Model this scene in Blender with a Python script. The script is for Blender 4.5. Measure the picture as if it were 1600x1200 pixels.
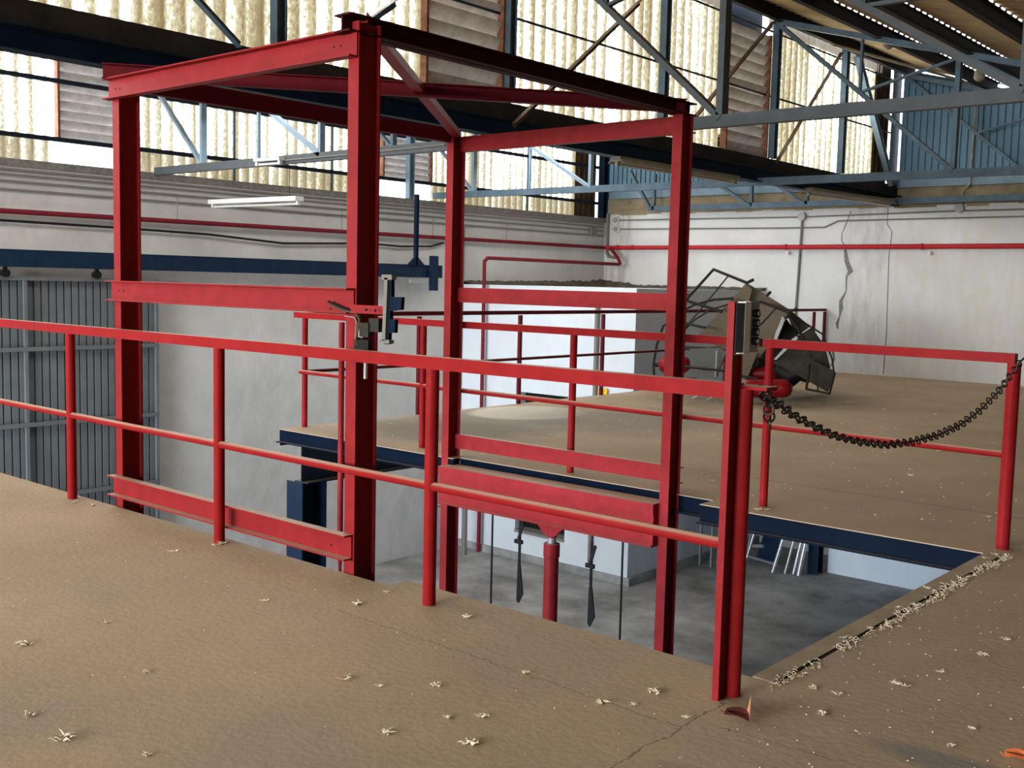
import bpy, bmesh, math, random
from mathutils import Vector, Matrix
R = math.radians
random.seed(7)
scn = bpy.context.scene
for o in list(bpy.data.objects): bpy.data.objects.remove(o)
COL = scn.collection

# ---------------------------------------------------------------- camera, world, lights, exposure
def camera():
    yaw, pitch, roll, fpx = 0.709900242, 0.0932707094, 0.0235031773, 1696.7127
    f = Vector((-math.sin(yaw)*math.cos(pitch), math.cos(yaw)*math.cos(pitch), -math.sin(pitch)))
    r = Vector((math.cos(yaw), math.sin(yaw), 0)); u = r.cross(f)
    r2 = r*math.cos(roll)+u*math.sin(roll); u2 = -r*math.sin(roll)+u*math.cos(roll)
    cd = bpy.data.cameras.new('camera'); co = bpy.data.objects.new('camera', cd); COL.objects.link(co)
    cd.sensor_fit = 'HORIZONTAL'; cd.sensor_width = 36; cd.lens = fpx*36/1600
    cd.clip_start = 0.05; cd.clip_end = 200
    M = Matrix((r2, u2, -f)).transposed().to_4x4(); M.translation = Vector((0, 0, 1.45))
    co.matrix_world = M; scn.camera = co
camera()
scn.view_settings.view_transform = 'Standard'; scn.view_settings.look = 'None'
scn.view_settings.gamma = 1; scn.view_settings.use_curve_mapping = False
scn.view_settings.exposure = 0.46
W = bpy.data.worlds.new('sky'); scn.world = W; W.use_nodes = True
bg = W.node_tree.nodes['Background']; bg.inputs[0].default_value = (0.80, 0.90, 1.0, 1); bg.inputs[1].default_value = 3.0
def area(name, loc, rot, sx, sy, power, col=(1, 1, 1)):
    l = bpy.data.lights.new(name, 'AREA'); l.shape = 'RECTANGLE'; l.size = sx; l.size_y = sy; l.energy = power; l.color = col
    o = bpy.data.objects.new(name, l); COL.objects.link(o); o.location = loc; o.rotation_euler = rot; return o
# daylight through the big openings of the rear wall (behind the camera), upper hall and loading bay below
area('rear_window_daylight', (-6.1, -14.8, 3.0), (R(90), 0, R(0)), 12.0, 2.5, 2350, (1.0, 0.99, 0.97)).data.spread = R(150)
area('rear_gate_daylight', (-6.0, -9.0, -1.9), (R(90), 0, R(2)), 8.0, 2.4, 1350, (0.72, 0.85, 1.0))
area('side_gate_daylight', (-11.6, 1.2, -1.2), (R(90), 0, R(22)), 2.6, 3.0, 130, (0.80, 0.88, 1.0))

area('aisle_fill_light', (-10.4, 5.0, 3.95), (0, R(-16), 0), 3.0, 22.0, 560, (1.0, 0.99, 0.96))  # unseen fill light added under the aisle roof to brighten the left wall
# ---------------------------------------------------------------- materials
def mat(name, col, rough=0.6, var=0.0, scale=4.0, bump=0.0, metal=0.0, dust=None, col2=None, detail=6, stretch=None, bscale=None, spec=0.18):
    m = bpy.data.materials.new(name); m.use_nodes = True; nt = m.node_tree; N = nt.nodes; L = nt.links
    b = N['Principled BSDF']; b.inputs['Roughness'].default_value = rough; b.inputs['Metallic'].default_value = metal
    b.inputs['Base Color'].default_value = (*col, 1); b.inputs['Specular IOR Level'].default_value = 0.5 if metal else spec
    geo = N.new('ShaderNodeNewGeometry'); pos = geo.outputs['Position']
    if stretch:
        mp = N.new('ShaderNodeMapping'); mp.inputs['Scale'].default_value = stretch; L.new(pos, mp.inputs[0]); pos = mp.outputs[0]
    out = None
    if var or col2:
        n = N.new('ShaderNodeTexNoise'); n.inputs['Scale'].default_value = scale; n.inputs['Detail'].default_value = detail; n.inputs['Roughness'].default_value = 0.65
        L.new(pos, n.inputs['Vector'])
        r = N.new('ShaderNodeValToRGB'); r.color_ramp.elements[0].position = 0.33; r.color_ramp.elements[1].position = 0.67
        c2 = col2 if col2 else tuple(min(1, c*(1+var)) for c in col); c1 = col if col2 else tuple(c*(1-var) for c in col)
        r.color_ramp.elements[0].color = (*c1, 1); r.color_ramp.elements[1].color = (*c2, 1)
        L.new(n.outputs[0], r.inputs[0]); out = r.outputs[0]
    if dust:
        sx = N.new('ShaderNodeSeparateXYZ'); L.new(geo.outputs['Normal'], sx.inputs[0])
        mr = N.new('ShaderNodeMapRange'); mr.inputs[1].default_value = 0.35; mr.inputs[2].default_value = 0.95; mr.inputs[4].default_value = 0.85
        L.new(sx.outputs[2], mr.inputs[0])
        mx = N.new('ShaderNodeMix'); mx.data_type = 'RGBA'; L.new(mr.outputs[0], mx.inputs[0])
        if out: L.new(out, mx.inputs[6])
        else: mx.inputs[6].default_value = (*col, 1)
        mx.inputs[7].default_value = (*dust, 1); out = mx.outputs[2]
    if out: L.new(out, b.inputs['Base Color'])
    if bump:
        n2 = N.new('ShaderNodeTexNoise'); n2.inputs['Scale'].default_value = bscale or scale*3; n2.inputs['Detail'].default_value = 8
        L.new(pos, n2.inputs['Vector'])
        bp = N.new('ShaderNodeBump'); bp.inputs['Strength'].default_value = bump; bp.inputs['Distance'].default_value = 0.02
        L.new(n2.outputs[0], bp.inputs['Height']); L.new(bp.outputs[0], b.inputs['Normal'])
    return m
DUST = (0.50, 0.38, 0.27)
M = {}
M['red'] = mat('red_paint', (0.29, 0.014, 0.016), 0.42, 0.12, 9, 0.05, dust=DUST, spec=0.06)
M['redframe'] = mat('red_oxide_paint', (0.27, 0.019, 0.023), 0.45, 0.14, 10, 0.06, dust=DUST, spec=0.10)
M['shadedred'] = mat('shaded_red_paint', (0.050, 0.012, 0.012), 0.6, 0.25, 8, dust=(0.2, 0.16, 0.12), spec=0.05)  # shade of the top side beam, with some grime, put into the paint
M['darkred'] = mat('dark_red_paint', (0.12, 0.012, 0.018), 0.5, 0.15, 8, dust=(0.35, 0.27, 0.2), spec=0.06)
M['redpipedark'] = mat('dull_red_pipe_paint', (0.16, 0.014, 0.022), 0.5, 0.1, 6, spec=0.08)
M['redpipe'] = mat('red_pipe_paint', (0.42, 0.02, 0.03), 0.4, 0.1, 6)
M['redgas'] = mat('red_cylinder_paint', (0.20, 0.004, 0.008), 0.4, 0.1, 6)
M['blue'] = mat('dark_blue_steel', (0.004, 0.016, 0.040), 0.55, 0.25, 5, dust=(0.16, 0.15, 0.13))
M['blueedge'] = mat('navy_edge_beam', (0.0008, 0.005, 0.016), 0.6, 0.2, 5, dust=(0.13, 0.12, 0.10), spec=0.05)
M['blueedge2'] = mat('navy_cam_plate', (0.003, 0.012, 0.03), 0.5, spec=0.05)
M['trussgrey'] = mat('truss_grey', (0.07, 0.082, 0.092), 0.5, 0.15, 5, dust=(0.2, 0.19, 0.17))
M['bluedark'] = mat('grimy_blue_steel', (0.012, 0.022, 0.036), 0.6, 0.3, 5, dust=(0.22, 0.19, 0.12))
M['grime'] = mat('black_brown_grime', (0.028, 0.026, 0.026), 0.8, 0.4, 3)
M['truss'] = mat('truss_blue_grey', (0.085, 0.135, 0.18), 0.5, 0.2, 5, dust=(0.2, 0.19, 0.17))
M['trusslight'] = mat('truss_pale_blue', (0.20, 0.29, 0.37), 0.5, 0.15, 5)
M['brownbar'] = mat('rusty_brown_bar', (0.09, 0.055, 0.03), 0.7, 0.3, 6)
M['galv'] = mat('galvanised_steel', (0.30, 0.31, 0.31), 0.5, 0.15, 8, metal=0.3)
M['conduit'] = mat('grey_conduit', (0.19, 0.18, 0.16), 0.5)
M['black'] = mat('black_steel', (0.006, 0.006, 0.007), 0.55)
M['cable'] = mat('black_cable', (0.008, 0.008, 0.008), 0.6)
M['mesh'] = mat('brown_expanded_metal', (0.115, 0.092, 0.062), 0.75, 0.3, 60, 0.3)
M['meshgrey'] = mat('grey_expanded_metal', (0.10, 0.105, 0.10), 0.75, 0.3, 60, 0.3)
M['meshdark'] = mat('dark_tread_steel', (0.030, 0.027, 0.022), 0.7, 0.3, 20)
M['stairbar'] = mat('stair_bar_steel', (0.014, 0.012, 0.010), 0.5)
M['white'] = mat('white_enamel', (0.72, 0.72, 0.70), 0.4)
M['brightwhite'] = mat('clean_white_plastic', (0.93, 0.93, 0.88), 0.4)
M['lampbody'] = mat('dusty_lamp_body', (0.26, 0.24, 0.19), 0.6, 0.2, 8)
M['chain'] = mat('dark_chain_steel', (0.035, 0.027, 0.02), 0.4, 0.3, 30, metal=0.6)
M['silver'] = mat('aluminium', (0.75, 0.77, 0.80), 0.28, metal=0.8)
M['yellow'] = mat('yellow_sign', (0.85, 0.50, 0.015), 0.5)
M['leafred'] = mat('dry_leaf_brown', (0.065, 0.012, 0.008), 0.7, 0.3, 40)
M['leafpale'] = mat('dry_leaf_pale', (0.60, 0.26, 0.13), 0.7)
M['leaforange'] = mat('dry_leaf_orange', (0.55, 0.14, 0.05), 0.7, 0.2, 40)
M['fluff'] = mat('seed_fluff', (0.80, 0.72, 0.56), 0.95)
M['wallwhite'] = mat('white_plaster', (0.64, 0.655, 0.66), 0.9, 0.06, 1.6, 0.5, bscale=5)
def stain_band(m, x0, x1, col):
    nt = m.node_tree; N = nt.nodes; L = nt.links; b = N['Principled BSDF']; prev = b.inputs['Base Color'].links[0].from_socket
    g = N.new('ShaderNodeNewGeometry'); sp = N.new('ShaderNodeSeparateXYZ'); L.new(g.outputs['Position'], sp.inputs[0])
    mp = N.new('ShaderNodeMapping'); mp.inputs['Scale'].default_value = (3.5, 1, 0.8); L.new(g.outputs['Position'], mp.inputs[0])
    n = N.new('ShaderNodeTexNoise'); n.inputs['Scale'].default_value = 2.2; n.inputs['Detail'].default_value = 8; n.inputs['Roughness'].default_value = 0.7; L.new(mp.outputs[0], n.inputs['Vector'])
    a = N.new('ShaderNodeMapRange'); a.inputs[1].default_value = x0; a.inputs[2].default_value = x0+.15; L.new(sp.outputs[0], a.inputs[0])
    c = N.new('ShaderNodeMapRange'); c.inputs[1].default_value = x1; c.inputs[2].default_value = x1-.12; L.new(sp.outputs[0], c.inputs[0])
    d_ = N.new('ShaderNodeMapRange'); d_.inputs[1].default_value = 0.42; d_.inputs[2].default_value = 0.68; d_.inputs[4].default_value = 0.75; L.new(n.outputs[0], d_.inputs[0])
    p = N.new('ShaderNodeMath'); p.operation = 'MULTIPLY'; L.new(a.outputs[0], p.inputs[0]); L.new(c.outputs[0], p.inputs[1])
    q = N.new('ShaderNodeMath'); q.operation = 'MULTIPLY'; L.new(p.outputs[0], q.inputs[0]); L.new(d_.outputs[0], q.inputs[1])
    mx = N.new('ShaderNodeMix'); mx.data_type = 'RGBA'; L.new(q.outputs[0], mx.inputs[0]); L.new(prev, mx.inputs[6]); mx.inputs[7].default_value = (*col, 1); L.new(mx.outputs[2], b.inputs['Base Color'])
stain_band(M['wallwhite'], -8.15, -7.32, (0.42, 0.42, 0.41)); stain_band(M['wallwhite'], -13.4, -12.6, (0.36, 0.32, 0.25)); stain_band(M['wallwhite'], -7.3, 3, (0.62, 0.60, 0.51))
M['wallgrey'] = mat('grey_white_plaster', (0.53, 0.52, 0.50), 0.9, 0.09, 1.2, 0.9, bscale=4)
M['wallblue'] = mat('bluish_white_paint', (0.60, 0.645, 0.69), 0.8, 0.05, 1.5, 0.2)
M['wallbright'] = mat('bright_bluish_paint', (0.80, 0.89, 0.98), 0.8, 0.03, 1.5, 0.1)
M['beige'] = mat('stained_beige_block', (0.27, 0.22, 0.14), 0.9, 0.35, 2.5, 0.3)
M['dirt'] = mat('black_mould_dirt', (0.11, 0.095, 0.075), 0.95, 0.5, 6, 0.3)
M['crack'] = mat('exposed_mortar', (0.20, 0.19, 0.175), 0.95, 0.3, 20, 0.4)
M['lowfloor'] = mat('oily_grey_concrete', (0.14, 0.137, 0.13), 0.6, 0, 1.1, 0.35, col2=(0.40, 0.40, 0.40), detail=10)
M['gable'] = mat('blue_grey_sheeting', (0.12, 0.23, 0.32), 0.5, 0.1, 2)
M['greydoor'] = mat('grey_door_sheeting', (0.115, 0.122, 0.125), 0.5, 0.12, 3)
M['roofsheet'] = mat('tan_fibre_cement_roof', (0.40, 0.30, 0.17), 0.9, 0.18, 3, 0.2, stretch=(1, 6, 1))
M['rooflight'] = mat('purlin_steel', (0.014, 0.014, 0.015), 0.7)
M['louvre'] = mat('louvre_sheet', (0.60, 0.55, 0.52), 0.7, 0.25, 7)
lm = M['louvre']; lt = lm.node_tree; tr_ = lt.nodes.new('ShaderNodeBsdfTranslucent'); tr_.inputs[0].default_value = (0.75, 0.72, 0.68, 1); ms_ = lt.nodes.new('ShaderNodeMixShader'); ms_.inputs[0].default_value = 0.22
lt.links.new(lt.nodes['Principled BSDF'].outputs[0], ms_.inputs[1]); lt.links.new(tr_.outputs[0], ms_.inputs[2]); lt.links.new(ms_.outputs[0], lt.nodes['Material Output'].inputs['Surface'])
M['rustframe'] = mat('rusty_frame', (0.22, 0.10, 0.06), 0.8, 0.4, 12)
M['kerbmetal'] = mat('dusty_kerb', (0.36, 0.29, 0.19), 0.8, 0.15, 5)
M['slot'] = mat('dark_slot', (0.012, 0.010, 0.008), 0.9)

def emit(name, strength, col):
    m = bpy.data.materials.new(name); m.use_nodes = True; N = m.node_tree.nodes; b = N['Principled BSDF']
    b.inputs['Base Color'].default_value = (*col, 1); b.inputs['Emission Color'].default_value = (*col, 1); b.inputs['Emission Strength'].default_value = strength
    return m
M['gap'] = emit('daylight_gap', 1.6, (1, 1, 1))

def sheet_material(name, strength, dirt, pitch, rust=0.0, tint=(1, 0.985, 0.93)):
    """daylit translucent corrugated sheet: vertical bands of algae and rust on a bright panel"""
    m = bpy.data.materials.new(name); m.use_nodes = True; nt = m.node_tree; N = nt.nodes; L = nt.links
    b = N['Principled BSDF']; b.inputs['Roughness'].default_value = 0.5; b.inputs['Base Color'].default_value = (0.3, 0.3, 0.28, 1)
    geo = N.new('ShaderNodeNewGeometry'); sep = N.new('ShaderNodeSeparateXYZ'); L.new(geo.outputs['Position'], sep.inputs[0])
    def noise(sc, scale, detail=4, rough=0.6):
        mp = N.new('ShaderNodeMapping'); mp.inputs['Scale'].default_value = sc; L.new(geo.outputs['Position'], mp.inputs[0])
        n = N.new('ShaderNodeTexNoise'); n.inputs['Scale'].default_value = scale; n.inputs['Detail'].default_value = detail; n.inputs['Roughness'].default_value = rough
        L.new(mp.outputs[0], n.inputs['Vector']); return n.outputs[0]
    def math_(op, a, c, clamp=False):
        n = N.new('ShaderNodeMath'); n.operation = op; n.use_clamp = clamp
        for i, v in enumerate((a, c)):
            if isinstance(v, (int, float)): n.inputs[i].default_value = v
            else: L.new(v, n.inputs[i])
        return n.outputs[0]
    ph = math_('MULTIPLY', sep.outputs[1], 2*math.pi/pitch)
    s = math_('SINE', ph, 0)
    band = math_('MULTIPLY', math_('ADD', s, 1.0), 0.5)                    # which side of each corrugation
    broad = noise((0, 1, 0.06), 2.2, 3)                                    # whole strips that are dirtier
    speck = noise((0, 1, 0.55), 34, 5, 0.75)
    a = math_('ADD', math_('MULTIPLY', band, 0.30), math_('MULTIPLY', broad, 1.05))
    a = math_('ADD', a, math_('MULTIPLY', speck, 0.9))
    a = math_('ADD', a, dirt-1.35)
    r = N.new('ShaderNodeValToRGB'); cr = r.color_ramp; cr.interpolation = 'LINEAR'
    cr.elements[0].position = 0.0; cr.elements[0].color = (*tint, 1)
    cr.elements[1].position = 1.0; cr.elements[1].color = (0.008, 0.006, 0.002, 1)
    for p, c in ((0.22, (0.12, 0.115, 0.10)), (0.36, (0.042, 0.039, 0.026)), (0.60, (0.019, 0.014, 0.006))):
        e = cr.elements.new(p); e.color = (*c, 1)
    L.new(a, r.inputs[0])
    L.new(r.outputs[0], b.inputs['Emission Color'])
    b.inputs['Emission Strength'].default_value = strength
    return m
M['sheetA'] = sheet_material('algae_stained_rooflight_sheet', 12.5, 0.57, 0.177)
M['sheetB'] = sheet_material('cleaner_rooflight_sheet', 11.0, 0.50, 0.177, tint=(1, 1, 1))
M['sheetC'] = sheet_material('rust_stained_rooflight_sheet', 10.0, 0.72, 0.177)
M['sheetdark'] = mat('dark_brown_sheet', (0.075, 0.05, 0.03), 0.8, 0.3, 3)
M['dull'] = emit('grimy_skylight_strip', 0.22, (0.75, 0.66, 0.55))
M['whitepanel'] = emit('bright_daylight_panel', 2.2, (0.95, 0.98, 1))

def deck_material():
    m = mat('dusty_brown_deck', (0.43, 0.325, 0.215), 0.75, 0.13, 0.7, 0.12, bscale=30)
    nt = m.node_tree; N = nt.nodes; L = nt.links; b = N['Principled BSDF']
    prev = b.inputs['Base Color'].links[0].from_socket
    geo = N.new('ShaderNodeNewGeometry')
    def mixin(col, fac_socket):
        nonlocal prev
        mx = N.new('ShaderNodeMix'); mx.data_type = 'RGBA'; L.new(fac_socket, mx.inputs[0]); L.new(prev, mx.inputs[6]); mx.inputs[7].default_value = (*col, 1); prev = mx.outputs[2]
    def ramp(sock, p0, p1, v1=1.0):
        mr = N.new('ShaderNodeMapRange'); mr.inputs[1].default_value = p0; mr.inputs[2].default_value = p1; mr.inputs[3].default_value = 0; mr.inputs[4].default_value = v1; L.new(sock, mr.inputs[0]); return mr.outputs[0]
    # fine grit
    n = N.new('ShaderNodeTexNoise'); n.inputs['Scale'].default_value = 60; n.inputs['Detail'].default_value = 6; L.new(geo.outputs['Position'], n.inputs[0])
    mixin((0.50, 0.39, 0.27), ramp(n.outputs[0], 0.5, 0.72, 0.5))
    n = N.new('ShaderNodeTexNoise'); n.inputs['Scale'].default_value = 0.9; n.inputs['Detail'].default_value = 4; L.new(geo.outputs['Position'], n.inputs[0])
    mixin((0.36, 0.295, 0.235), ramp(n.outputs[0], 0.55, 0.72, 0.6))
    def blob(cx, cy, rx, ry, col, fac, soft=0.3, warp=0.35):
        mp = N.new('ShaderNodeMapping'); mp.vector_type = 'POINT'; mp.inputs['Location'].default_value = (-cx/rx, -cy/ry, 0); mp.inputs['Scale'].default_value = (1/rx, 1/ry, 0); L.new(geo.outputs['Position'], mp.inputs[0])
        nz = N.new('ShaderNodeTexNoise'); nz.inputs['Scale'].default_value = 2.5; nz.inputs['Detail'].default_value = 4; L.new(geo.outputs['Position'], nz.inputs[0])
        ln = N.new('ShaderNodeVectorMath'); ln.operation = 'LENGTH'; L.new(mp.outputs[0], ln.inputs[0])
        ad = N.new('ShaderNodeMath'); ad.operation = 'MULTIPLY_ADD'; L.new(nz.outputs[0], ad.inputs[0]); ad.inputs[1].default_value = warp*2; L.new(ln.outputs['Value'], ad.inputs[2])
        mr = N.new('ShaderNodeMapRange'); mr.inputs[1].default_value = 1+warp; mr.inputs[2].default_value = 1+warp-soft; mr.inputs[3].default_value = 0; mr.inputs[4].default_value = fac; L.new(ad.outputs[0], mr.inputs[0])
        mixin(col, mr.outputs[0])
    blob(-7.6, 8.0, 1.3, 1.9, (0.27, 0.25, 0.21), 0.85, 0.5)
    blob(-7.3, 7.6, 1.2, 0.9, (0.20, 0.17, 0.13), 0.8, 0.5)
    blob(-7.75, 9.3, 0.62, 0.75, (0.62, 0.58, 0.48), 0.95, 0.15, 0.12)
    blob(-6.6, 9.6, 1.3, 1.6, (0.23, 0.21, 0.18), 0.7, 0.6)
    blob(-6.9, 13.0, 1.6, 2.0, (0.13, 0.11, 0.08), 0.75, 0.6)
    blob(-0.95, 3.35, 0.45, 0.10, (0.22, 0.215, 0.20), 0.7, 0.4)
    blob(-1.45, 2.72, 0.30, 0.10, (0.22, 0.215, 0.20), 0.7, 0.4)
    # cracks in the screed: distorted lines at fixed places
    def crack(ax, at, lo, hi, width, warp, slope=0.0):
        sep = N.new('ShaderNodeSeparateXYZ'); L.new(geo.outputs['Position'], sep.inputs[0])
        nz = N.new('ShaderNodeTexNoise'); nz.inputs['Scale'].default_value = 7; nz.inputs['Detail'].default_value = 8; nz.inputs['Roughness'].default_value = 0.7; L.new(geo.outputs['Position'], nz.inputs[0])
        def mth(op, a, c=0.0, d=None):
            k = N.new('ShaderNodeMath'); k.operation = op
            for i, v in enumerate((a, c, d)):
                if v is None: continue
                if isinstance(v, (int, float)): k.inputs[i].default_value = v
                else: L.new(v, k.inputs[i])
            return k.outputs[0]
        u = sep.outputs[ax]; v = sep.outputs[1-ax]
        d = mth('MULTIPLY_ADD', nz.outputs[0], warp, mth('SUBTRACT', u, at+warp*0.5))
        d = mth('ABSOLUTE', mth('MULTIPLY_ADD', mth('SUBTRACT', v, lo), -slope, d))
        f = mth('LESS_THAN', d, width)
        f = mth('MULTIPLY', f, mth('MULTIPLY', mth('GREATER_THAN', v, lo), mth('LESS_THAN', v, hi)))
        mixin((0.10, 0.078, 0.055), mth('MULTIPLY', f, 0.75))
    crack(1, 3.045, -3.6, -1.8, 0.0020, 0.09, -0.02)
    crack(0, -1.80, 2.2, 3.3, 0.0032, 0.12, -0.02)
    crack(1, 3.10, -1.72, -0.9, 0.0022, 0.12, 0.08)
    crack(1, 7.45, -6.5, 2.0, 0.006, 0.03)
    # pale strips painted between the deck panels further back
    L.new(prev, b.inputs['Base Color'])
    return m
M['deck'] = deck_material()

# ---------------------------------------------------------------- mesh helpers
def V(*a): return Vector(a)
class MB:
    def __init__(s): s.v = []; s.f = []; s.mi = []; s.cur = 0
    def add(s, vs, fs):
        k = len(s.v); s.v += [tuple(x) for x in vs]; s.f += [tuple(i+k for i in f) for f in fs]; s.mi += [s.cur]*len(fs); return s
    def box(s, a, b):
        x0, y0, z0 = [min(p, q) for p, q in zip(a, b)]; x1, y1, z1 = [max(p, q) for p, q in zip(a, b)]
        return s.add([(x0,y0,z0),(x1,y0,z0),(x1,y1,z0),(x0,y1,z0),(x0,y0,z1),(x1,y0,z1),(x1,y1,z1),(x0,y1,z1)],
                     [(0,3,2,1),(4,5,6,7),(0,1,5,4),(1,2,6,5),(2,3,7,6),(3,0,4,7)])
    def prism(s, prof, a, b, up=(0, 0, 1)):
        """profile (side, up) swept from a to b"""
        a = Vector(a); b = Vector(b); d = (b-a).normalized(); up = Vector(up); side = d.cross(up)
        if side.length < 1e-4: side = d.cross(Vector((0, 1, 0)))
        side.normalize(); u = side.cross(d).normalized(); n = len(prof)
        vs = [a+side*p+u*q for p, q in prof]+[b+side*p+u*q for p, q in prof]
        fs = [(i, (i+1) % n, n+(i+1) % n, n+i) for i in range(n)]
        fs += [tuple(range(n-1, -1, -1)), tuple(range(n, 2*n))]
        return s.add(vs, fs)
    def bar(s, a, b, w, h, up=(0, 0, 1)):
        return s.prism([(-w/2, -h/2), (w/2, -h/2), (w/2, h/2), (-w/2, h/2)], a, b, up)
    def tube(s, pts, r, n=10, caps=True):
        pts = [Vector(p) for p in pts]; vs = []; fs = []; prev = None
        for i, p in enumerate(pts):
            if i == 0: d = pts[1]-p
            elif i == len(pts)-1: d = p-pts[i-1]
            else: d = (pts[i+1]-p).normalized()+(p-pts[i-1]).normalized()
            d.normalize()
            if prev is None:
                a = Vector((0, 0, 1)) if abs(d.z) < .9 else Vector((1, 0, 0))
                prev = (a-d*a.dot(d)).normalized()
            else:
                prev = (prev-d*prev.dot(d)); prev.normalize()
            q = d.cross(prev); rr = r[i] if isinstance(r, (list, tuple)) else r
            vs += [p+(prev*math.cos(t)+q*math.sin(t))*rr for t in [2*math.pi*k/n for k in range(n)]]
        for i in range(len(pts)-1):
            for k in range(n): fs.append((i*n+k, i*n+(k+1) % n, (i+1)*n+(k+1) % n, (i+1)*n+k))
        if caps: fs += [tuple(range(n-1, -1, -1)), tuple(range((len(pts)-1)*n, len(pts)*n))]
        return s.add(vs, fs)
    def plate(s, pts, thick):
        """planar polygon given thickness"""
        pts = [Vector(p) for p in pts]; nrm = (pts[1]-pts[0]).cross(pts[2]-pts[0]).normalized()*thick/2; n = len(pts)
        vs = [p+nrm for p in pts]+[p-nrm for p in pts]
        fs = [tuple(range(n)), tuple(range(2*n-1, n-1, -1))]+[(i, n+i, n+(i+1) % n, (i+1) % n) for i in range(n)]
        return s.add(vs, fs)
    def build(s, name, m, parent=None, smooth=False):
        me = bpy.data.meshes.new(name)
        off = parent_off(parent)
        me.from_pydata([Vector(p)-off for p in s.v], [], s.f); me.update()
        bm = bmesh.new(); bm.from_mesh(me); bmesh.ops.recalc_face_normals(bm, faces=bm.faces); bm.to_mesh(me); bm.free()
        ms = m if isinstance(m, (list, tuple)) else [m]
        for x in ms: me.materials.append(M[x])
        if len(ms) > 1:
            for p, i in zip(me.polygons, s.mi): p.material_index = i
        if smooth:
            for p in me.polygons: p.use_smooth = True
            try: me.set_sharp_from_angle(angle=R(40))
            except Exception: pass
        o = bpy.data.objects.new(name, me); COL.objects.link(o)
        if parent is not None: o.parent = parent
        return o
def parent_off(p):
    o = Vector((0, 0, 0))
    while p is not None: o += p.location; p = p.parent
    return o
def tag(o, label=None, cat=None, group=None, kind=None):
    for k, v in (('label', label), ('category', cat), ('group', group), ('kind', kind)):
        if v: o[k] = v
    return o
def empty(name, loc, label, cat, group=None):
    o = bpy.data.objects.new(name, None); COL.objects.link(o); o.location = loc; o.empty_display_size = 0.1
    return tag(o, label, cat, group)
def struct(o): o['kind'] = 'structure'; return o
def Ipro(w, h, t=0.008, tw=0.006):
    return [(-w/2,-h/2),(w/2,-h/2),(w/2,-h/2+t),(tw/2,-h/2+t),(tw/2,h/2-t),(w/2,h/2-t),(w/2,h/2),(-w/2,h/2),(-w/2,h/2-t),(-tw/2,h/2-t),(-tw/2,-h/2+t),(-w/2,-h/2+t)]
def Upro(w, h, t=0.008, s=1):
    """channel: web on one side, flanges of length w towards s"""
    p = [(0,-h/2),(w,-h/2),(w,-h/2+t),(t,-h/2+t),(t,h/2-t),(w,h/2-t),(w,h/2),(0,h/2)]
    return [(x*s, y) for x, y in p]
def Lpro(w, h, t=0.006): return [(0, 0), (w, 0), (w, t), (t, t), (t, h), (0, h)]

# ================================================================ THE SETTING
XW, YG, XB = -13.30, 18.30, -7.25        # left wall face, end wall face, valley beam
ZF = -3.30
# upper deck (one floor with a lift opening)
d = MB()
for x0, x1, y0, y1 in ((-10.5, -3.72, -15, 3.465), (-3.72, -1.855, -15, 3.595), (-1.855, 8, -15, 18.3), (-8.41, -6.10, 6.38, 18.3), (-6.10, -3.71, 6.46, 18.3), (-3.71, -1.855, 6.28, 18.3)):
    d.box((x0, y0, -0.006), (x1, y1, 0))
fl = struct(d.build('floor', 'deck'))
d = MB(); d.box((-14, -15.5, ZF-0.1), (8.2, 19.2, ZF)); lowfloor = struct(d.build('floor', 'lowfloor'))
# deck edge steelwork
def struct_beam(name, prof, a, b, m, up=(0, 0, 1)):
    o = MB().prism(prof, a, b, up).build(name, m); return struct(o)
t = MB()
t.prism([(-.04, -.16), (.0, -.16), (.0, -.148), (-.03, -.148), (-.03, 0), (-.04, 0)], (-8.41, 6.38, -.012), (-6.10, 6.38, -.012))
o = MB()
for x0, x1, y in ((-8.41, -6.10, 6.385), (-6.10, -3.71, 6.465), (-3.71, 8, 6.285)):
    o.box((x0, y, -.124), (x1, y+.008, -.0065)); o.box((x0, y-.045, -.126), (x1, y+.06, -.116))
o.box((-8.405, 6.385, -.16), (-8.397, 18.2, -.0065))
struct(o.build('trim_1', 'blueedge'))
o = MB(); o.prism(Ipro(.20, .50, .014, .01), (-8.25, 6.52, -.27), (-8.25, 18.2, -.27)); 
struct(o.build('trim_2', 'bluedark'))
o = MB(); o.box((-10.5, 3.42, -.20), (-3.73, 3.43, -.0065)); o.box((-3.72, 3.56, -.20), (-1.9, 3.57, -.0065)); o.box((-1.854, 3.6, -.20), (-1.845, 6.27, -.0065))
struct(o.build('trim_3', 'blue'))
# kerb strip and open joint along the right side of the opening
o = MB(); o.box((-1.872, 3.60, -.045), (-1.785, 6.28, .004)); struct(o.build('trim_4', 'kerbmetal'))
o = MB(); o.box((-1.785, 3.62, 0.0), (-1.772, 6.26, .0015)); struct(o.build('trim_5', 'slot'))

# left wall with the sheeted window band set on top of it
w = MB(); w.box((XW-.25, 7.96, ZF), (XW, 18.6, 2.80)); w.box((XW-.25, -15.2, 1.33), (XW, 7.96, 2.80)); w.box((XW-.25, -15.2, ZF), (XW, 2.0, 1.33)); w.box((XW-.3, 2.0, ZF), (XW-.22, 7.96, 1.33))
wl = struct(w.build('wall_left', 'wallgrey'))
w = MB(); w.box((XW, 5.0, 2.71), (XW+.02, 18.3, 2.80)); struct(w.build('trim_6', 'crack'))
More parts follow.
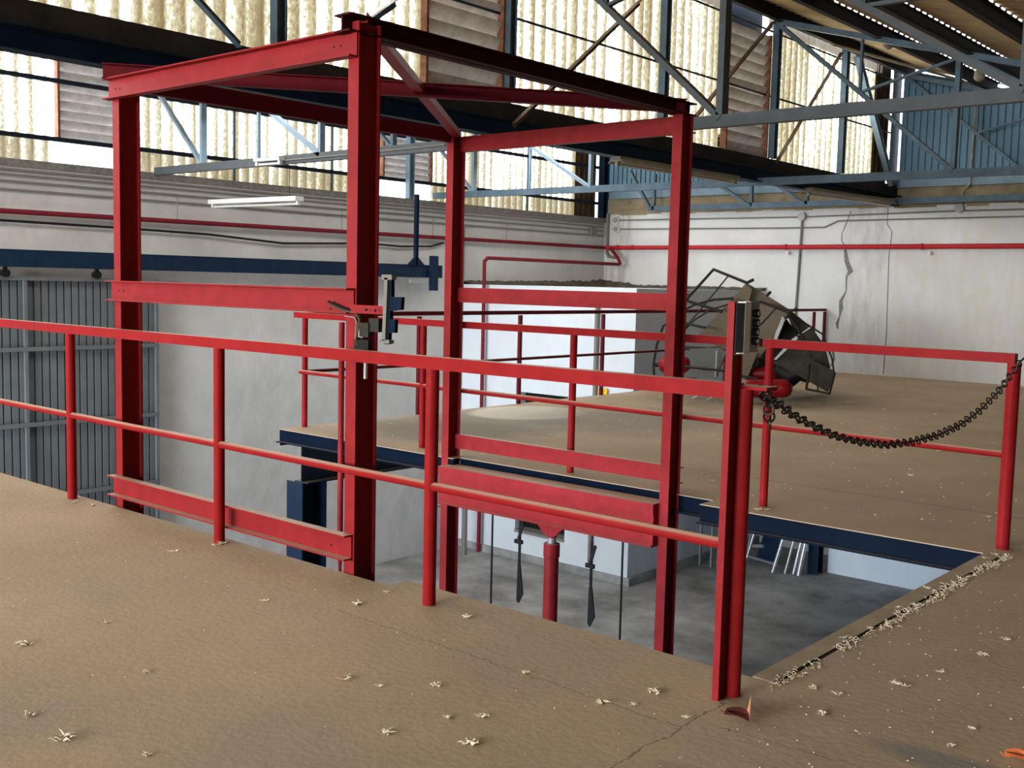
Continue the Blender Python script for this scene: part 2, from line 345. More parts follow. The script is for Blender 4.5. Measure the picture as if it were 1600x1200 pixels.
# end wall on the right: plaster, beige block course, blue girt, blue-grey sheeting above
w = MB(); w.box((-13.55, YG, -.3), (8, YG+.25, 2.93)); wr = struct(w.build('wall_right', 'wallwhite'))
w = MB(); w.box((-13.55, YG+.04, 2.93), (8, YG+.25, 3.2)); struct(w.build('trim_7', 'beige'))
w = MB(); w.box((-7.62, 17.15, ZF), (8, 17.4, -.17)); w.box((-7.62, 17.4, ZF), (-7.5, 18.3, -.17)); struct(w.build('wall_back_lower', 'wallbright'))
w = MB(); w.box((-13.5, 18.3, ZF), (-7.5, 18.5, -.3)); struct(w.build('wall_back_bay', 'wallgrey'))
def corr(x0, x1, z0, ztop, y, pitch=.112, depth=.03, m='gable', name='wall_gable', axis='x', parent=None):
    """vertical trapezoidal sheeting; ztop may be a function of the running coordinate"""
    o = MB(); n = int(round((x1-x0)/pitch)); pts = []
    for i in range(n):
        b = x0+(x1-x0)*i/n; p = (x1-x0)/n
        pts += [(b, 0), (b+p*.74, 0), (b+p*.78, depth), (b+p*.96, depth)]
    pts.append((x1, 0)); vs = []
    for s, off in pts:
        zt = ztop(s) if callable(ztop) else ztop
        c = (lambda z: (s, y+off, z)) if axis == 'x' else (lambda z: (y-off, s, z))
        vs += [c(z0), c(zt)]
    fs = [(2*i, 2*i+2, 2*i+3, 2*i+1) for i in range(len(pts)-1)]
    o.add(vs, fs); ob = o.build(name, m, parent)
    return ob
def roofz(x):
    if x < XB: return 5.15-.295*(x+13.45)
    if x < -0.3: return 5.16-.283*(x+7.2)
    return 5.0
g = struct(corr(-13.6, XB, 3.34, lambda x: roofz(x)-.02, YG+.06, name='wall_gable_left'))
g = struct(corr(XB, 8, 3.36, lambda x: roofz(x)-.02, YG+.06, name='wall_gable_right'))
w = MB(); w.prism(Ipro(.1, .16, .012, .02), (-13.5, YG+.0, 3.27), (8, YG+.0, 3.27)); struct(w.build('trim_8', 'trusslight'))
w = MB(); w.bar((XB, YG+.02, 5.10), (-1.0, YG+.02, roofz(-1.0)-.05), .06, .07); struct(w.build('trim_9', 'truss'))
# remaining shell, out of view, to hold the light in
w = MB(); w.box((8, -15.2, ZF), (8.2, 18.5, 5.3)); struct(w.build('wall_far_right', 'grime'))
w = MB(); w.box((-13.5, -15.2, -.6), (8, -15.0, 1.7)); w.box((-13.5, -15.2, 4.3), (8, -15.0, 5.3)); w.box((-13.5, -15.2, 1.7), (-12.3, -15, 4.3)); w.box((0.0, -15.2, 1.7), (8, -15, 4.3)); w.box((0, -15.2, ZF), (8, -15, -.6)); w.box((-13.5,-15.2,ZF),(-10,-15,-.6)); struct(w.build('wall_rear', 'wallgrey'))
# white stair/office block in the corner, lower than the deck rail line
b = MB(); b.box((XW, 14.05, ZF), (-11.93, 14.25, 1.36)); b.box((-10.85, 14.05, ZF), (-9.57, 14.25, 1.36)); b.box((-11.93, 14.05, -.40), (-10.85, 14.25, 1.36)); b.box((-11.93, 14.05, ZF), (-10.85, 14.25, -2.8)); b.box((-9.77, 14.25, ZF), (-9.57, YG, 1.36)); b.box((XW, 14.05, 1.36), (-9.57, YG, 1.40))
struct(b.build('wall_office_block', 'wallblue'))
b = MB(); b.box((-11.95, 14.3, -2.85), (-10.8, 14.34, -.38)); struct(b.build('window_3', 'black'))
b = MB(); b.box((-11.93, 14.03, -2.83), (-10.85, 14.3, -2.78)); struct(b.build('trim_10', 'conduit'))
b = MB(); b.box((XW, 14.0, ZF), (-9.5, 14.05, ZF+.12)); b.box((-9.57, 14.05, ZF), (-9.5, YG, ZF+.12)); struct(b.build('baseboard_block', 'lowfloor'))
# dirt bank on top of the block against the two walls
b = MB()
n = 60
vs = []; fs = []
for i in range(n+1):
    y = 14.06+(YG-14.08)*i/n; h = .03+.05*(i/n)**2*random.uniform(.6, 1.4)+.02*random.random()
    vs += [(XW+.005, y, 1.40), (XW+.005, y, 1.42+h*1.3), (XW+.25, y, 1.405)]
for i in range(n): fs += [(3*i+1, 3*i+2, 3*i+5, 3*i+4), (3*i, 3*i+1, 3*i+4, 3*i+3)]
b.add(vs, fs)
vs = []; fs = []
for i in range(n+1):
    x = XW+(XW*-1-9.58)*i/n; h = .03+.12*max(0, 1-i/14)*random.uniform(.7, 1.3)+.02*random.random()
    vs += [(x, YG-.005, 1.40), (x, YG-.005, 1.42+h), (x, YG-.25, 1.405)]
for i in range(n): fs += [(3*i+1, 3*i+4, 3*i+5, 3*i+2)]
b.add(vs, fs); tag(b.build('dirt', 'dirt'), 'black dust and rubble banked on top of the white block in the corner', 'dirt', kind='stuff')

def sheets(name, x, y0, y1, z0, z1, m, parent=None):
    o = MB(); pit = .177; n = max(6, int((y1-y0)/pit*6)); vs = []; fs = []
    for i in range(n+1):
        y = y0+(y1-y0)*i/n; off = .025*math.sin(2*math.pi*y/pit)
        vs += [(x+off, y, z0), (x+off, y, z1)]
    for i in range(n): fs.append((2*i, 2*i+2, 2*i+3, 2*i+1))
    o.add(vs, fs); return o.build(name, m, parent, smooth=True)
# roof: corrugated tan sheets (ribs run down the slope) and black purlins
def roof(x0, x1, y0, y1, name):
    o = MB(); pit = .177; n = int((y1-y0)/pit*6); vs = []; fs = []
    for i in range(n+1):
        y = y0+(y1-y0)*i/n; off = .022*math.sin(2*math.pi*(y-y0)/pit)
        vs += [(x0, y, roofz(x0+1e-4)+.05+off), (x1, y, roofz(x1-1e-3)+.05+off)]
    for i in range(n): fs.append((2*i, 2*i+1, 2*i+3, 2*i+2))
    o.add(vs, fs); return struct(o.build(name, 'roofsheet', smooth=True))
roof(XB, -0.3, -15.2, 18.4, 'ceiling'); roof(-13.6, XB-.15, -15.2, 18.4, 'ceiling')
w = MB(); w.box((-.3, -15.2, 5.0), (8.2, 18.4, 5.1)); struct(w.build('ceiling', 'grime'))
w = struct(sheets('window_4', -.28, -15.1, 18.2, 3.2, 5.0, 'sheetA')); struct(MB().box((-.40, -15.2, 3.0), (-.33, 18.3, 5.0)).build('trim_11', 'greydoor'))
for k, x in enumerate((-7.05, -5.72, -4.60, -3.50, -2.40, -1.30)):
    z = roofz(x)
    w = MB(); w.prism(Upro(.07, .17, .01, 1), (x, -15, z-.065), (x, 18.28, z-.065)); w.box((x, -7, z+.005), (x+.20, 18.28, z+.02)) if False else None
    struct(w.build('trim_%d' % (20+k), 'rooflight'))
for k, x in enumerate((-12.3, -11.1, -9.9, -8.7)):
    z = roofz(x); w = MB(); w.prism(Upro(.07, .17, .01, 1), (x, -15, z-.065), (x, 18.28, z-.065)); struct(w.build('trim_%d' % (30+k), 'rooflight'))
# daylight showing through the corrugation ends above three purlins
w = MB()
for x, ya, yb in ((-5.60, 12.0, 18.2), (-4.52, 10.6, 18.2), (-3.40, 9.6, 18.2)):
    y = ya
    while y < yb:
        z = roofz(x)+.022; w.box((x, y, z-.005), (x+.012, y+.085, z+.008)); y += .177
struct(w.build('trim_40', 'gap'))

# valley gutter beam between the two roof bays
def thing_beam(name, label, cat, loc): return empty(name, loc, label, cat)
vb = empty('valley_beam', (XB, 3, 2.88), 'long dark grimy blue steel beam running the length of the hall under the clerestory', 'beam')
MB().prism([(-.10,0),(.06,0),(.06,.010),(-.02,.010),(-.02,.140),(.0,.140),(.0,.150),(-.10,.150)][::-1], (XB, -15, 2.885), (XB, 18.28, 2.885)).build('lower_channel', 'blue', vb)
o = MB(); o.box((XB-.10, -15, 3.035), (XB+.10, 18.28, 3.05)); o.build('ledge', 'bluedark', vb)
o = MB(); o.box((XB-.12, -15, 3.05), (XB+.01, 18.28, 3.225)); o.build('gutter_side', 'grime', vb)

# ---------------------------------------------------------------- translucent sheet windows
XC = XB-.08
# clerestory
runs = [(-7.0, 7.11, 'sheetA'), (8.22, 12.52, 'sheetA'), (13.70, 17.35, 'sheetA')]
w1 = struct(sheets('window_1', XC, -15, 7.11, 3.20, 4.98, 'sheetA'))
for a, b_ in ((8.22, 12.52), (13.70, 17.35)): sheets('sheet', XC, a, b_, 3.20, 4.98, 'sheetA', w1)
for a, b_ in ((-15, 7.11), (8.22, 12.52), (13.7, 17.6)): sheets('grimy_top_strip', XC, a, b_, 4.98, 5.16, 'dull', w1)
sheets('dark_end_sheet', XC, 17.35, 18.0, 3.20, 5.16, 'sheetdark', w1)
o = MB(); o.box((XC-.02, 18.0, 3.0), (XC+.02, 18.05, 5.15)); o.build('bright_joint', 'whitepanel', w1)
o = MB(); o.box((XC-.02, 18.05, 3.0), (XC+.02, 18.42, 5.2)); o.box((XC-.12, 12.5, 4.86), (XC-.10, 13.72, 5.2)); o.build('end_flashing', 'bluedark', w1)
o = MB(); o.tube([(XC+.05, -15, 4.07), (XC+.05, 18.0, 4.07)], .014, 6); o.build('glazing_bar', 'bluedark', w1)
o = MB(); o.tube([(XC+.05, -15, 4.93), (XC+.05, 18.0, 4.93)], .014, 6); o.build('glazing_bar', 'bluedark', w1)
o = MB(); o.bar((XC+.1, -15, 5.14), (XC+.1, 18.2, 5.14), .12, .10); o.build('eaves_beam', 'truss', w1)
# left wall windows
XL = -13.45
w2 = struct(sheets('window_2', XL, -14, 6.70, 3.10, 5.1, 'sheetB'))
sheets('sheet', XL, 7.62, 12.20, 3.10, 5.1, 'sheetB', w2); sheets('sheet', XL, 13.35, 17.45, 3.10, 5.1, 'sheetB', w2)
sheets('rust_stained_sheet', XL, -14, 6.70, 2.78, 3.10, 'sheetC', w2); sheets('rust_stained_sheet', XL, 7.62, 12.2, 2.78, 3.10, 'sheetC', w2); sheets('rust_stained_sheet', XL, 13.35, 17.45, 2.78, 3.10, 'sheetC', w2)
o = MB(); o.box((XL-.01, 6.70, 2.78), (XL, 7.62, 3.10)); o.box((XL-.01, 12.2, 2.78), (XL, 13.35, 3.10)); o.build('clear_pane', 'whitepanel', w2)
sheets('dark_end_sheet', XL, 17.45, 18.10, 2.80, 5.1, 'sheetdark', w2)
o = MB(); o.box((XL, 18.12, 2.8), (XL+.03, 18.2, 4.6)); o.build('bright_joint', 'whitepanel', w2)
for z in (3.10, 3.82): 
    o = MB(); o.bar((XL+.06, 3, z), (XL+.06, 18.2, z), .05, .055); o.build('glazing_bar', 'bluedark', w2)
for y in (9.35, 11.15, 15.9):
    o = MB(); o.box((XL+.04, y-.012, 2.8), (XL+.07, y+.012, 4.2)); o.build('mullion', 'truss', w2)

def louvre(x, y0, y1, z0, z1, n, label, tilt=.055):
    t = empty('louvre_vent', (x, (y0+y1)/2, z0), label, 'vent', None)
    f = MB(); f.box((x-.03, y0-.03, z0), (x+.06, y0, z1)); f.build('side_frame', 'rustframe', t)
    f = MB(); f.box((x-.03, y1, z0), (x+.06, y1+.03, z1)); f.build('side_frame', 'rustframe', t)
    h = (z1-z0)/n
    for i in range(n):
        z = z0+h*i; s = MB(); s.plate([(x-.055, y0, z-h*.12), (x+.045, y0, z+h*.90), (x+.045, y1, z+h*.90), (x-.055, y1, z-h*.12)], .004); s.build('slat', 'louvre', t)
    return t
louvre(XB-.04, 7.14, 8.16, 3.22, 5.1, 12, 'brown louvred vent in the clerestory above the top corner of the red lift frame')
louvre(XB-.04, 12.55, 13.62, 3.22, 4.85, 12, 'rusty louvred vent in the clerestory between two braced sheet panels on the right')
louvre(XL+.02, 6.76, 7.60, 3.12, 4.2, 9, 'pale louvred vent at the far left above the sliding door')
louvre(XL+.02, 12.24, 13.32, 3.12, 4.1, 9, 'louvred vent behind the blue column, seen through the red frame')

# ---------------------------------------------------------------- columns and braces in the window planes
def col(x, y, z0, z1, label, m='truss', w=.10, d_=.10, grp=None, extra=None):
    o = MB().prism(Ipro(w, d_, .01, .008), (x, y, z0), (x, y, z1), (0, 1, 0)).build('steel_column', m); return tag(o, label, 'column', grp)
cl = 'blue-grey clerestory column standing on the valley beam '
for y, where in ((5.45, 'above the left tie of the red frame'), (8.24, 'right of the brown louvred vent'), (11.0, 'above the middle of the red top beam'), (13.76, 'right of the rusty louvred vent, with punched holes'), (15.95, 'second from the dark end sheet')):
    col(XB+.04, y, 3.225, 5.10, cl+where, 'truss', .09, .10)
tag(MB().prism(Ipro(.09, .10, .01, .008), (XB+.04, 16.35, 5.05), (XB+.04, 17.95, 3.22)).build('diagonal_brace', 'trusslight'), 'pale blue raking brace at the far end of the clerestory beside the dark sheet', 'brace')
bl = 'brown diagonal brace in the clerestory '
for i, (a, b_, where) in enumerate((((-7.150, 8.227, 3.016), (-7.150, 10.328, 4.626), 'crossing right of the brown vent'),
        ((-7.150, 11.481, 3.434), (-7.150, 13.441, 4.985), 'rising to the column beside the rusty vent'), ((-7.150, 13.742, 3.201), (-7.150, 15.588, 4.953), 'rising to the second column from the end'),
        ((-7.150, 6.298, 3.628), (-7.150, 6.625, 3.864), 'just above the corner of the red frame'), ((-7.150, 5.015, 3.177), (-7.150, 4.574, 3.496), 'falling to the valley beam at upper left'))):
    tag(MB().prism(Lpro(.06, .06, .008), a, b_, (1, 0, 0)).build('diagonal_brace', 'brownbar' if i not in (3, 4) else 'truss'), bl+where if i not in (3, 4) else bl.replace('brown', 'grey')+where, 'brace')
o = MB().prism(Ipro(.10, .12, .01, .008), (-13.30, 12.75, 2.80), (-13.30, 12.75, 4.9), (0, 1, 0)).build('steel_column', 'trusslight'); tag(o, 'bright blue column standing on the left wall in front of the louvred vent', 'column')
o = MB().prism(Ipro(.14, .16, .01, .008), (-13.28, 18.17, 2.80), (-13.28, 18.17, 4.6), (0, 1, 0)).build('steel_column', 'blue'); tag(o, 'dark blue column in the far corner of the hall above the wall', 'column')

# ---------------------------------------------------------------- roof trusses
def truss(label, y, zb, xs, first, m='truss', zoff=0.0, skew=0.0, x0=-13.3, w=.06):
    """xs: bottom nodes; each panel: long diagonal, post, and a secondary post + strut"""
    t = empty('roof_truss', (x0, y, zb), label, 'truss')
    Y = lambda x: y+skew*(x-XB)
    P3 = lambda x, z: (x, Y(x), z)
    xe = xs[-1]
    MB().bar(P3(x0, zb-.05), P3(xe, zb-.05), .07, .10).build('bottom_chord', m, t)
    return t, P3
def mem(t, name, a, b_, w=.06, h=.06, m='truss'):
    return MB().bar(a, b_, w, h, (0, 1, 0)).build(name, m, t)
def nave_members(t, P3, zb, top=roofz, m='truss'):
    A, B, D, E = -7.12, -4.70, -2.33, -0.2
    tz = lambda x: top(x)-.14
    mem(t, 'top_chord', P3(A, tz(A)), P3(-.45, tz(-.45)), .07, .09, m)
    for a, b_ in ((A, B), (B, D)):
        mem(t, 'diagonal', P3(a, tz(a)), P3(b_, zb-.03), .05, .09, m)
        mid = (a+b_)/2; zm = (tz(a)+zb-.03)/2
        mem(t, 'post', P3(b_, zb), P3(b_, tz(b_)), .06, .09, m)
        mem(t, 'secondary_post', P3(mid, zm), P3(mid, tz(mid)), .03, .045, m)
        mem(t, 'strut', P3(mid, zm), P3(b_, tz(b_)-.05), .03, .05, m)
def aisle_members(t, P3, zb, nodes, m='truss'):
    tz = lambda x: roofz(x)-.16
    xa = -13.38
    mem(t, 'diagonal', P3(xa, zb+.95*(nodes[0]-xa)), P3(nodes[0], zb-.03), .04, .065, m)
    mem(t, 'post', P3(nodes[0], zb), P3(nodes[0], tz(nodes[0])), .05, .08, m)
    c = (nodes[0], zb+1.36); mem(t, 'diagonal', P3(*c), P3(nodes[1], zb-.03), .045, .07, m)
    mid = (nodes[0]+nodes[1])/2
    mem(t, 'post', P3(nodes[1], zb), P3(nodes[1], tz(nodes[1])), .05, .07, m)
    mem(t, 'secondary_post', P3(mid, zb), P3(mid, tz(mid)), .03, .04, m)
    mem(t, 'top_chord', P3(xa, tz(xa)), P3(XB-.1, tz(XB-.1)), .06, .08, m)
t1, p3 = truss('blue-grey roof truss nearest the camera, crossing above the red lift frame', 8.05, 2.87, [-13.3, -.4], 0, 'trussgrey')
nave_members(t1, p3, 2.87, m='trussgrey'); aisle_members(t1, p3, 2.87, (-12.2, -9.86), 'trusslight')
mem(t1, 'post', p3(-8.66, 2.87), p3(-8.66, 3.7), .04, .06, 'truss'); mem(t1, 'diagonal', p3(-9.3, 3.35), p3(-8.66, 2.84), .03, .04, 'truss')
t2, p3 = truss('second blue roof truss, ending on the bright blue column of the left wall', 13.5, 2.94, [-13.3, -.4], 0, skew=.03)
nave_members(t2, p3, 2.95); aisle_members(t2, p3, 2.94, (-12.40, -10.05), 'trusslight')
t3, p3 = truss('farthest roof truss standing against the blue-grey end wall sheeting', 18.02, 3.0, [-13.2, -.4], 0, x0=-12.0)
nave_members(t3, p3, 2.98)
for a, b_ in (((-12.522, 18.020, 3.693), (-12.007, 18.020, 2.926)), ((-10.928, 18.020, 3.604), (-9.821, 18.020, 2.929)), ((-9.303, 18.020, 3.289), (-8.767, 18.020, 2.934))): mem(t3, 'diagonal', a, b_, .05, .08)
for a, b_ in (((-11.932, 18.020, 3.615), (-11.947, 18.020, 2.925)), ((-9.832, 18.020, 3.426), (-9.821, 18.020, 2.929)), ((-8.733, 18.020, 3.211), (-8.743, 18.020, 2.944))): mem(t3, 'post', a, b_, .05, .07)

# ---------------------------------------------------------------- fluorescent lamps
def batten(a, b_, label, s=.10, trough=True, wires=()):
    a = Vector(a); b_ = Vector(b_)
    t = empty('fluorescent_lamp', a, label, 'lamp')
    MB().prism([(-s*.5, .0), (s*.5, 0), (s*.5, s*.45), (-s*.5, s*.45)], a, b_).build('housing', 'lampbody' if trough else 'white', t)
    if trough: MB().prism([(-s*.9, -.02), (-s*.5, .03), (s*.5, .03), (s*.9, -.02), (s*.8, -.02), (s*.45, .02), (-s*.45, .02), (-s*.8, -.02)], a, b_).build('reflector', 'lampbody', t)
    d_ = (b_-a).normalized()
    MB().tube([a+d_*.06+V(0, 0, -.035), b_-d_*.06+V(0, 0, -.035)], .014, 8).build('tube', 'white', t, smooth=True)
    for q in (a+d_*.03, b_-d_*.03): MB().box(q+V(-.02, -.02, -.05), q+V(.02, .02, .0)).build('lamp_holder', 'white' if not trough else 'lampbody', t)
    for q, z in wires: MB().tube([q, (q[0], q[1], z)], .004, 5).build('hanging_wire', 'cable', t)
    return t
batten((-7.150, 4.634, 2.802), (-7.150, 6.083, 2.781), 'dusty lamp batten under the valley beam, seen inside the red frame at left', .13)
batten((-7.150, 9.998, 2.816), (-7.150, 12.683, 2.834), 'dusty lamp batten under the valley beam behind the right red column', .12)
batten((-7.150, 14.759, 2.847), (-7.150, 17.829, 2.896), 'dusty lamp batten under the valley beam in front of the cracked end wall', .14)
pa = (-12.98, 8.7, 2.42); pb = (-11.073, 8.700, 2.408)
batten(pa, pb, 'white twin lamp batten hanging from wires in front of the left wall', .13, False, ((((pa[0]+pb[0])/2+.75, 8.7, 2.46), 2.82),))
batten((-10.948, 7.950, 2.812), (-10.454, 7.950, 2.808), 'short white lamp fitted under the nearest roof truss', .08, False)
tag(MB().tube([(-10.519, 8.000, 2.809), (-9.313, 8.000, 2.813), (-7.848, 8.000, 2.824)], .008, 6).build('conduit_pipe', 'conduit'), 'thin conduit clipped under the nearest truss bottom chord', 'conduit')
for p, lb in (((-5.968, 14.500, 4.713), 'round bulkhead lamp under the roof beside the second truss'), ((-5.255, 16.000, 4.452), 'round bulkhead lamp under the roof near the end wall')):
    t = empty('bulkhead_lamp', p, lb, 'lamp'); o = MB(); o.tube([Vector(p)+V(0, 0, .10), Vector(p)+V(0, 0, .03)], .07, 12).build('lamp_base', 'lampbody', t)
    o = MB(); o.tube([Vector(p)+V(0, 0, .03), Vector(p), Vector(p)+V(0, 0, -.03), Vector(p)+V(0, 0, -.05)], [.075, .075, .05, .01], 14).build('glass', 'lampbody', t, smooth=True)

# ---------------------------------------------------------------- pipes, conduits on the walls
def pipe(name, pts, r, m, label, cat='pipe', clips=None):
    t = empty(name, pts[0], label, cat)
    MB().tube(pts, r, 10).build('pipe_run', m, t, smooth=True)
    for c in (clips or []): MB().tube([Vector(c[0]), Vector(c[1])], c[2], 8).build(c[3], c[4], t)
    return t
pipe('sprinkler_pipe', [(XW+.10, -2, 2.10), (XW+.10, 5.95, 2.16), (XW+.10, 18.15, 2.20)], .032, 'redpipedark', 'long red pipe running along the left wall to the far corner', clips=[((XW+.10, y, 2.18), (XW+.10, y, 2.5), .006, 'hanger', 'conduit') for y in (8.3, 11.2, 13.2, 15.1)])
pipe('sprinkler_pipe', [(-13.2, YG-.12, 2.20), (-9, YG-.12, 2.20), (8, YG-.12, 2.22)], .042, 'redpipe', 'bright red pipe running across the white end wall', clips=[((x, YG-.13, 2.2), (x+.05, YG-.13, 2.2), .052, 'collar', 'redpipe') for x in (-12.9, -12.55, -9.2, -6.75)]+[((x, YG-.1, 2.12), (x, YG-.1, 2.06), .03, 'sprinkler_head', 'white') for x in (-9.15, -6.6)])
pipe('sprinkler_branch', [(-13.0, YG-.2, 2.18), (-12.75, YG-.3, 2.0), (-12.65, YG-.35, 1.88), (-12.65, YG-.4, 1.86), (-12.65, 14.0, 1.86), (-12.66, 13.93, 1.80), (-12.66, 13.93, ZF+.01)], .034, 'redpipedark', 'red pipe dropping in front of the white corner block')
for z, r_ in ((2.66, .014), (2.60, .012), (2.52, .014), (2.42, .014)):
    nm = {2.66: 'uppermost of the four conduits', 2.60: 'second conduit from the top', 2.52: 'third conduit from the top', 2.42: 'lowest of the four conduits'}[z]
    pipe('conduit_pipe', [(XW+.03, 2, z), (XW+.03, 18.2, z+.02)], r_, 'conduit', nm+' along the left wall top', 'conduit')
pts = [(XW+.06, y, z) for y, z in ((2, 2.03), (5.9, 2.05), (7.4, 2.04), (8.8, 2.02), (10.1, 1.95), (10.6, 1.97), (11.8, 2.02), (12.5, 2.0), (13.2, 2.03), (13.5, 2.10))]
tag(MB().tube(pts, .016, 8).build('black_cable', 'cable', smooth=True), 'black cable sagging below the red pipe on the left wall', 'cable')
pipe('conduit_pipe', [(-13.1, YG-.03, 2.76), (-8.95, YG-.03, 2.74), (-6.3, YG-.03, 2.78), (8, YG-.03, 2.80)], .013, 'conduit', 'upper grey conduit across the white end wall', 'conduit')
pipe('conduit_pipe', [(-13.1, YG-.03, 2.58), (-9.4, YG-.03, 2.55), (-8.5, YG-.03, 2.55), (-8.25, YG-.03, 2.66), (8, YG-.03, 2.72)], .013, 'conduit', 'lower grey conduit with a kink across the white end wall', 'conduit')
pipe('conduit_pipe', [(-8.93, YG-.03, 2.70), (-9.0, YG-.03, -.0)], .022, 'conduit', 'vertical grey conduit running down the white end wall to the deck', 'conduit')
pipe('conduit_pipe', [(-6.15, YG-.03, 2.8), (-6.13, YG-.08, 3.1), (-6.02, YG-.1, 3.2), (-6.0, YG-.1, 4.72), (-6.2, YG-.2, 4.83), (-7.0, 15, 4.95)], .02, 'lampbody', 'cream conduit climbing the blue-grey sheeting to the roof', 'conduit')
pipe('conduit_pipe', [(XW+.03, 14.05, 2.45), (XW+.03, 14.02, ZF+1)], .02, 'conduit', 'vertical conduit on the left wall beside the white block', 'conduit')
pipe('conduit_pipe', [(-13.2, YG-.06, 2.9), (-13.2, YG-.06, 2.1), (-13.12, YG-.1, 2.02), (-12.9, YG-.15, 2.0)], .03, 'conduit', 'dark bent conduit in the far wall corner behind the red pipe', 'conduit')
pipe('conduit_pipe', [(-10.28, 14.0, 1.3), (-10.28, 14.0, ZF+.2)], .035, 'conduit', 'grey downpipe on the face of the white block', 'conduit')
pipe('drain_pipe', [(-13.2, 13.3, -2.45), (-12.9, 13.5, -2.42), (-12.75, 13.6, -2.42), (-12.72, 13.62, -2.5), (-12.72, 13.62, ZF)], .05, 'conduit', 'bent grey drain pipe on the lower floor beside the white block')
for x, z, lb in ((-13.0, 2.76, 'round junction box near the corner, upper of two'), (-12.98, 2.58, 'round junction box near the corner, lower of two'), (-8.93, 2.75, 'round junction box above the vertical conduit on the end wall'), (-6.18, 2.82, 'round junction box at the foot of the cream conduit')):
    t = empty('junction_box', (x, YG-.05, z), lb, 'junction box')
    MB().tube([(x, YG, z), (x, YG-.07, z)], .075, 16).build('box_body', 'white' if x < -12 else 'galv', t, smooth=True); MB().tube([(x, YG-.07, z), (x, YG-.08, z)], .06, 16).build('lid', 'galv', t)
t = empty('junction_box', (XW+.03, 17.9, 2.5), 'square grey junction box on the left wall near the corner', 'junction box'); MB().box((XW, 17.75, 2.42), (XW+.07, 17.92, 2.60)).build('box_body', 'conduit', t)
# cracks in the end wall plaster
def crackpoly(px, m='crack'):
    o = MB()
    for a, b_, w0, w1 in px: 
        a = Vector(a); b_ = Vector(b_); n = V(1, 0, 0)
        pts = [a-n*w0/2, a+n*w0/2, b_+n*w1/2, b_-n*w1/2]; pts = [V(p.x, YG-.004, p.z) for p in pts]; o.plate(pts, .006)
    return o
c = [(-8.180, 18.300, 2.470), (-8.183, 18.300, 2.314), (-8.119, 18.300, 2.225), (-8.070, 18.300, 1.958), (-7.990, 18.300, 1.780), (-8.055, 18.300, 1.690), (-8.053, 18.300, 1.433), (-8.138, 18.300, 1.263), (-8.130, 18.300, 1.128), (-8.147, 18.300, 0.993), (-8.187, 18.300, 0.856), (-8.170, 18.300, 0.766)]
ws = [.01, .015, .03, .08, .09, .03, .015, .06, .07, .02, .05, .02]
segs = [(c[i], c[i+1], ws[i], ws[i+1]) for i in range(len(c)-1)]
k = [(-8.035, 18.300, 2.822), (-8.096, 18.300, 2.658), (-8.168, 18.300, 2.470)]
segs += [(k[i], k[i+1], .02, .012) for i in range(2)]
k = [(-7.381, 18.300, 2.892), (-7.386, 18.300, 2.590), (-7.290, 18.300, 2.459), (-7.322, 18.300, 2.048), (-7.292, 18.300, 0.740), (-7.308, 18.300, 0.023)]
segs += [(k[i], k[i+1], .012, .01) for i in range(len(k)-1)]
k = [(-8.246, 18.300, 0.410), (-8.213, 18.300, 0.242), (-8.254, 18.300, 0.102)]
segs += [(k[i], k[i+1], .05, .03) for i in range(2)]
crackpoly(segs).build('plaster_crack', 'crack', wr)
o = MB()
x = -13.2
while x < -1:
    w_ = random.uniform(.15, .5); o.box((x, YG-.012, 2.90-random.uniform(.0, .05)), (x+w_, YG-.002, 2.95)); x += w_
o.build('broken_edge', 'beige', wr)
o = MB(); o.prism(Ipro(.05, .05, .006, .006), (-7.0, YG-.05, 2.955), (8, YG-.05, 2.965)); o.build('sill_angle', 'conduit', wr)
b = MB(); b.plate([(-12.880, 18.290, 2.102), (-12.691, 18.290, 2.102), (-12.543, 18.290, 1.523), (-12.822, 18.290, 1.441)], .004)

# ---------------------------------------------------------------- left wall sliding door
dr = empty('sliding_door', (-13.12, 4.5, ZF), 'tall grey corrugated sliding door leaf at the far left', 'door')
corr(2.2, 7.94, ZF+.1, 1.36, -13.15, .098, .025, 'greydoor', 'door_sheet', 'y', dr)
for z in (.50, -.43, -1.35, 1.36): MB().box((-13.12, 2.2, z-.025), (-13.08, 7.94, z+.025)).build('cross_rail', 'greydoor', dr)
for y in (6.15, 7.92, 7.38): MB().box((-13.13, y-.02, ZF+.1), (-13.09, y+.02, 1.36)).build('door_stile', 'greydoor', dr)
tr = empty('door_track', (-13.0, 5, 1.5), 'dark blue channel track carrying the sliding door along the left wall', 'track')
MB().prism(Ipro(.10, .21, .012, .09), (-13.05, 2, 1.60), (-13.05, 13.25, 1.60)).build('rail', 'blue', tr)
MB().box((-13.0, 12.93, 1.28), (-12.93, 13.08, 1.86)).build('end_bracket', 'blue', tr)
MB().prism(Ipro(.06, .06, .008, .02), (-12.98, 12.6, 2.85), (-12.98, 12.6, 1.7), (0, 1, 0)).build('hanger', 'blue', tr)
MB().plate([(-12.98, 12.4, 1.70), (-12.98, 12.8, 1.70), (-12.98, 12.63, 1.84), (-12.98, 12.57, 1.84)], .02).build('gusset', 'blue', tr)
MB().box((-12.99, 12.45, 1.40), (-12.93, 12.8, 1.46)).build('roller', 'galv', tr)
for y in (5.9, 7.06):
    rr = MB().box((-13.10, y-.015, 1.40), (-13.05, y+.015, 1.5)).build('roller_hanger', 'black', tr); MB().tube([(-13.12, y, 1.42), (-13.04, y, 1.42)], .05, 12).build('roller', 'black', rr)

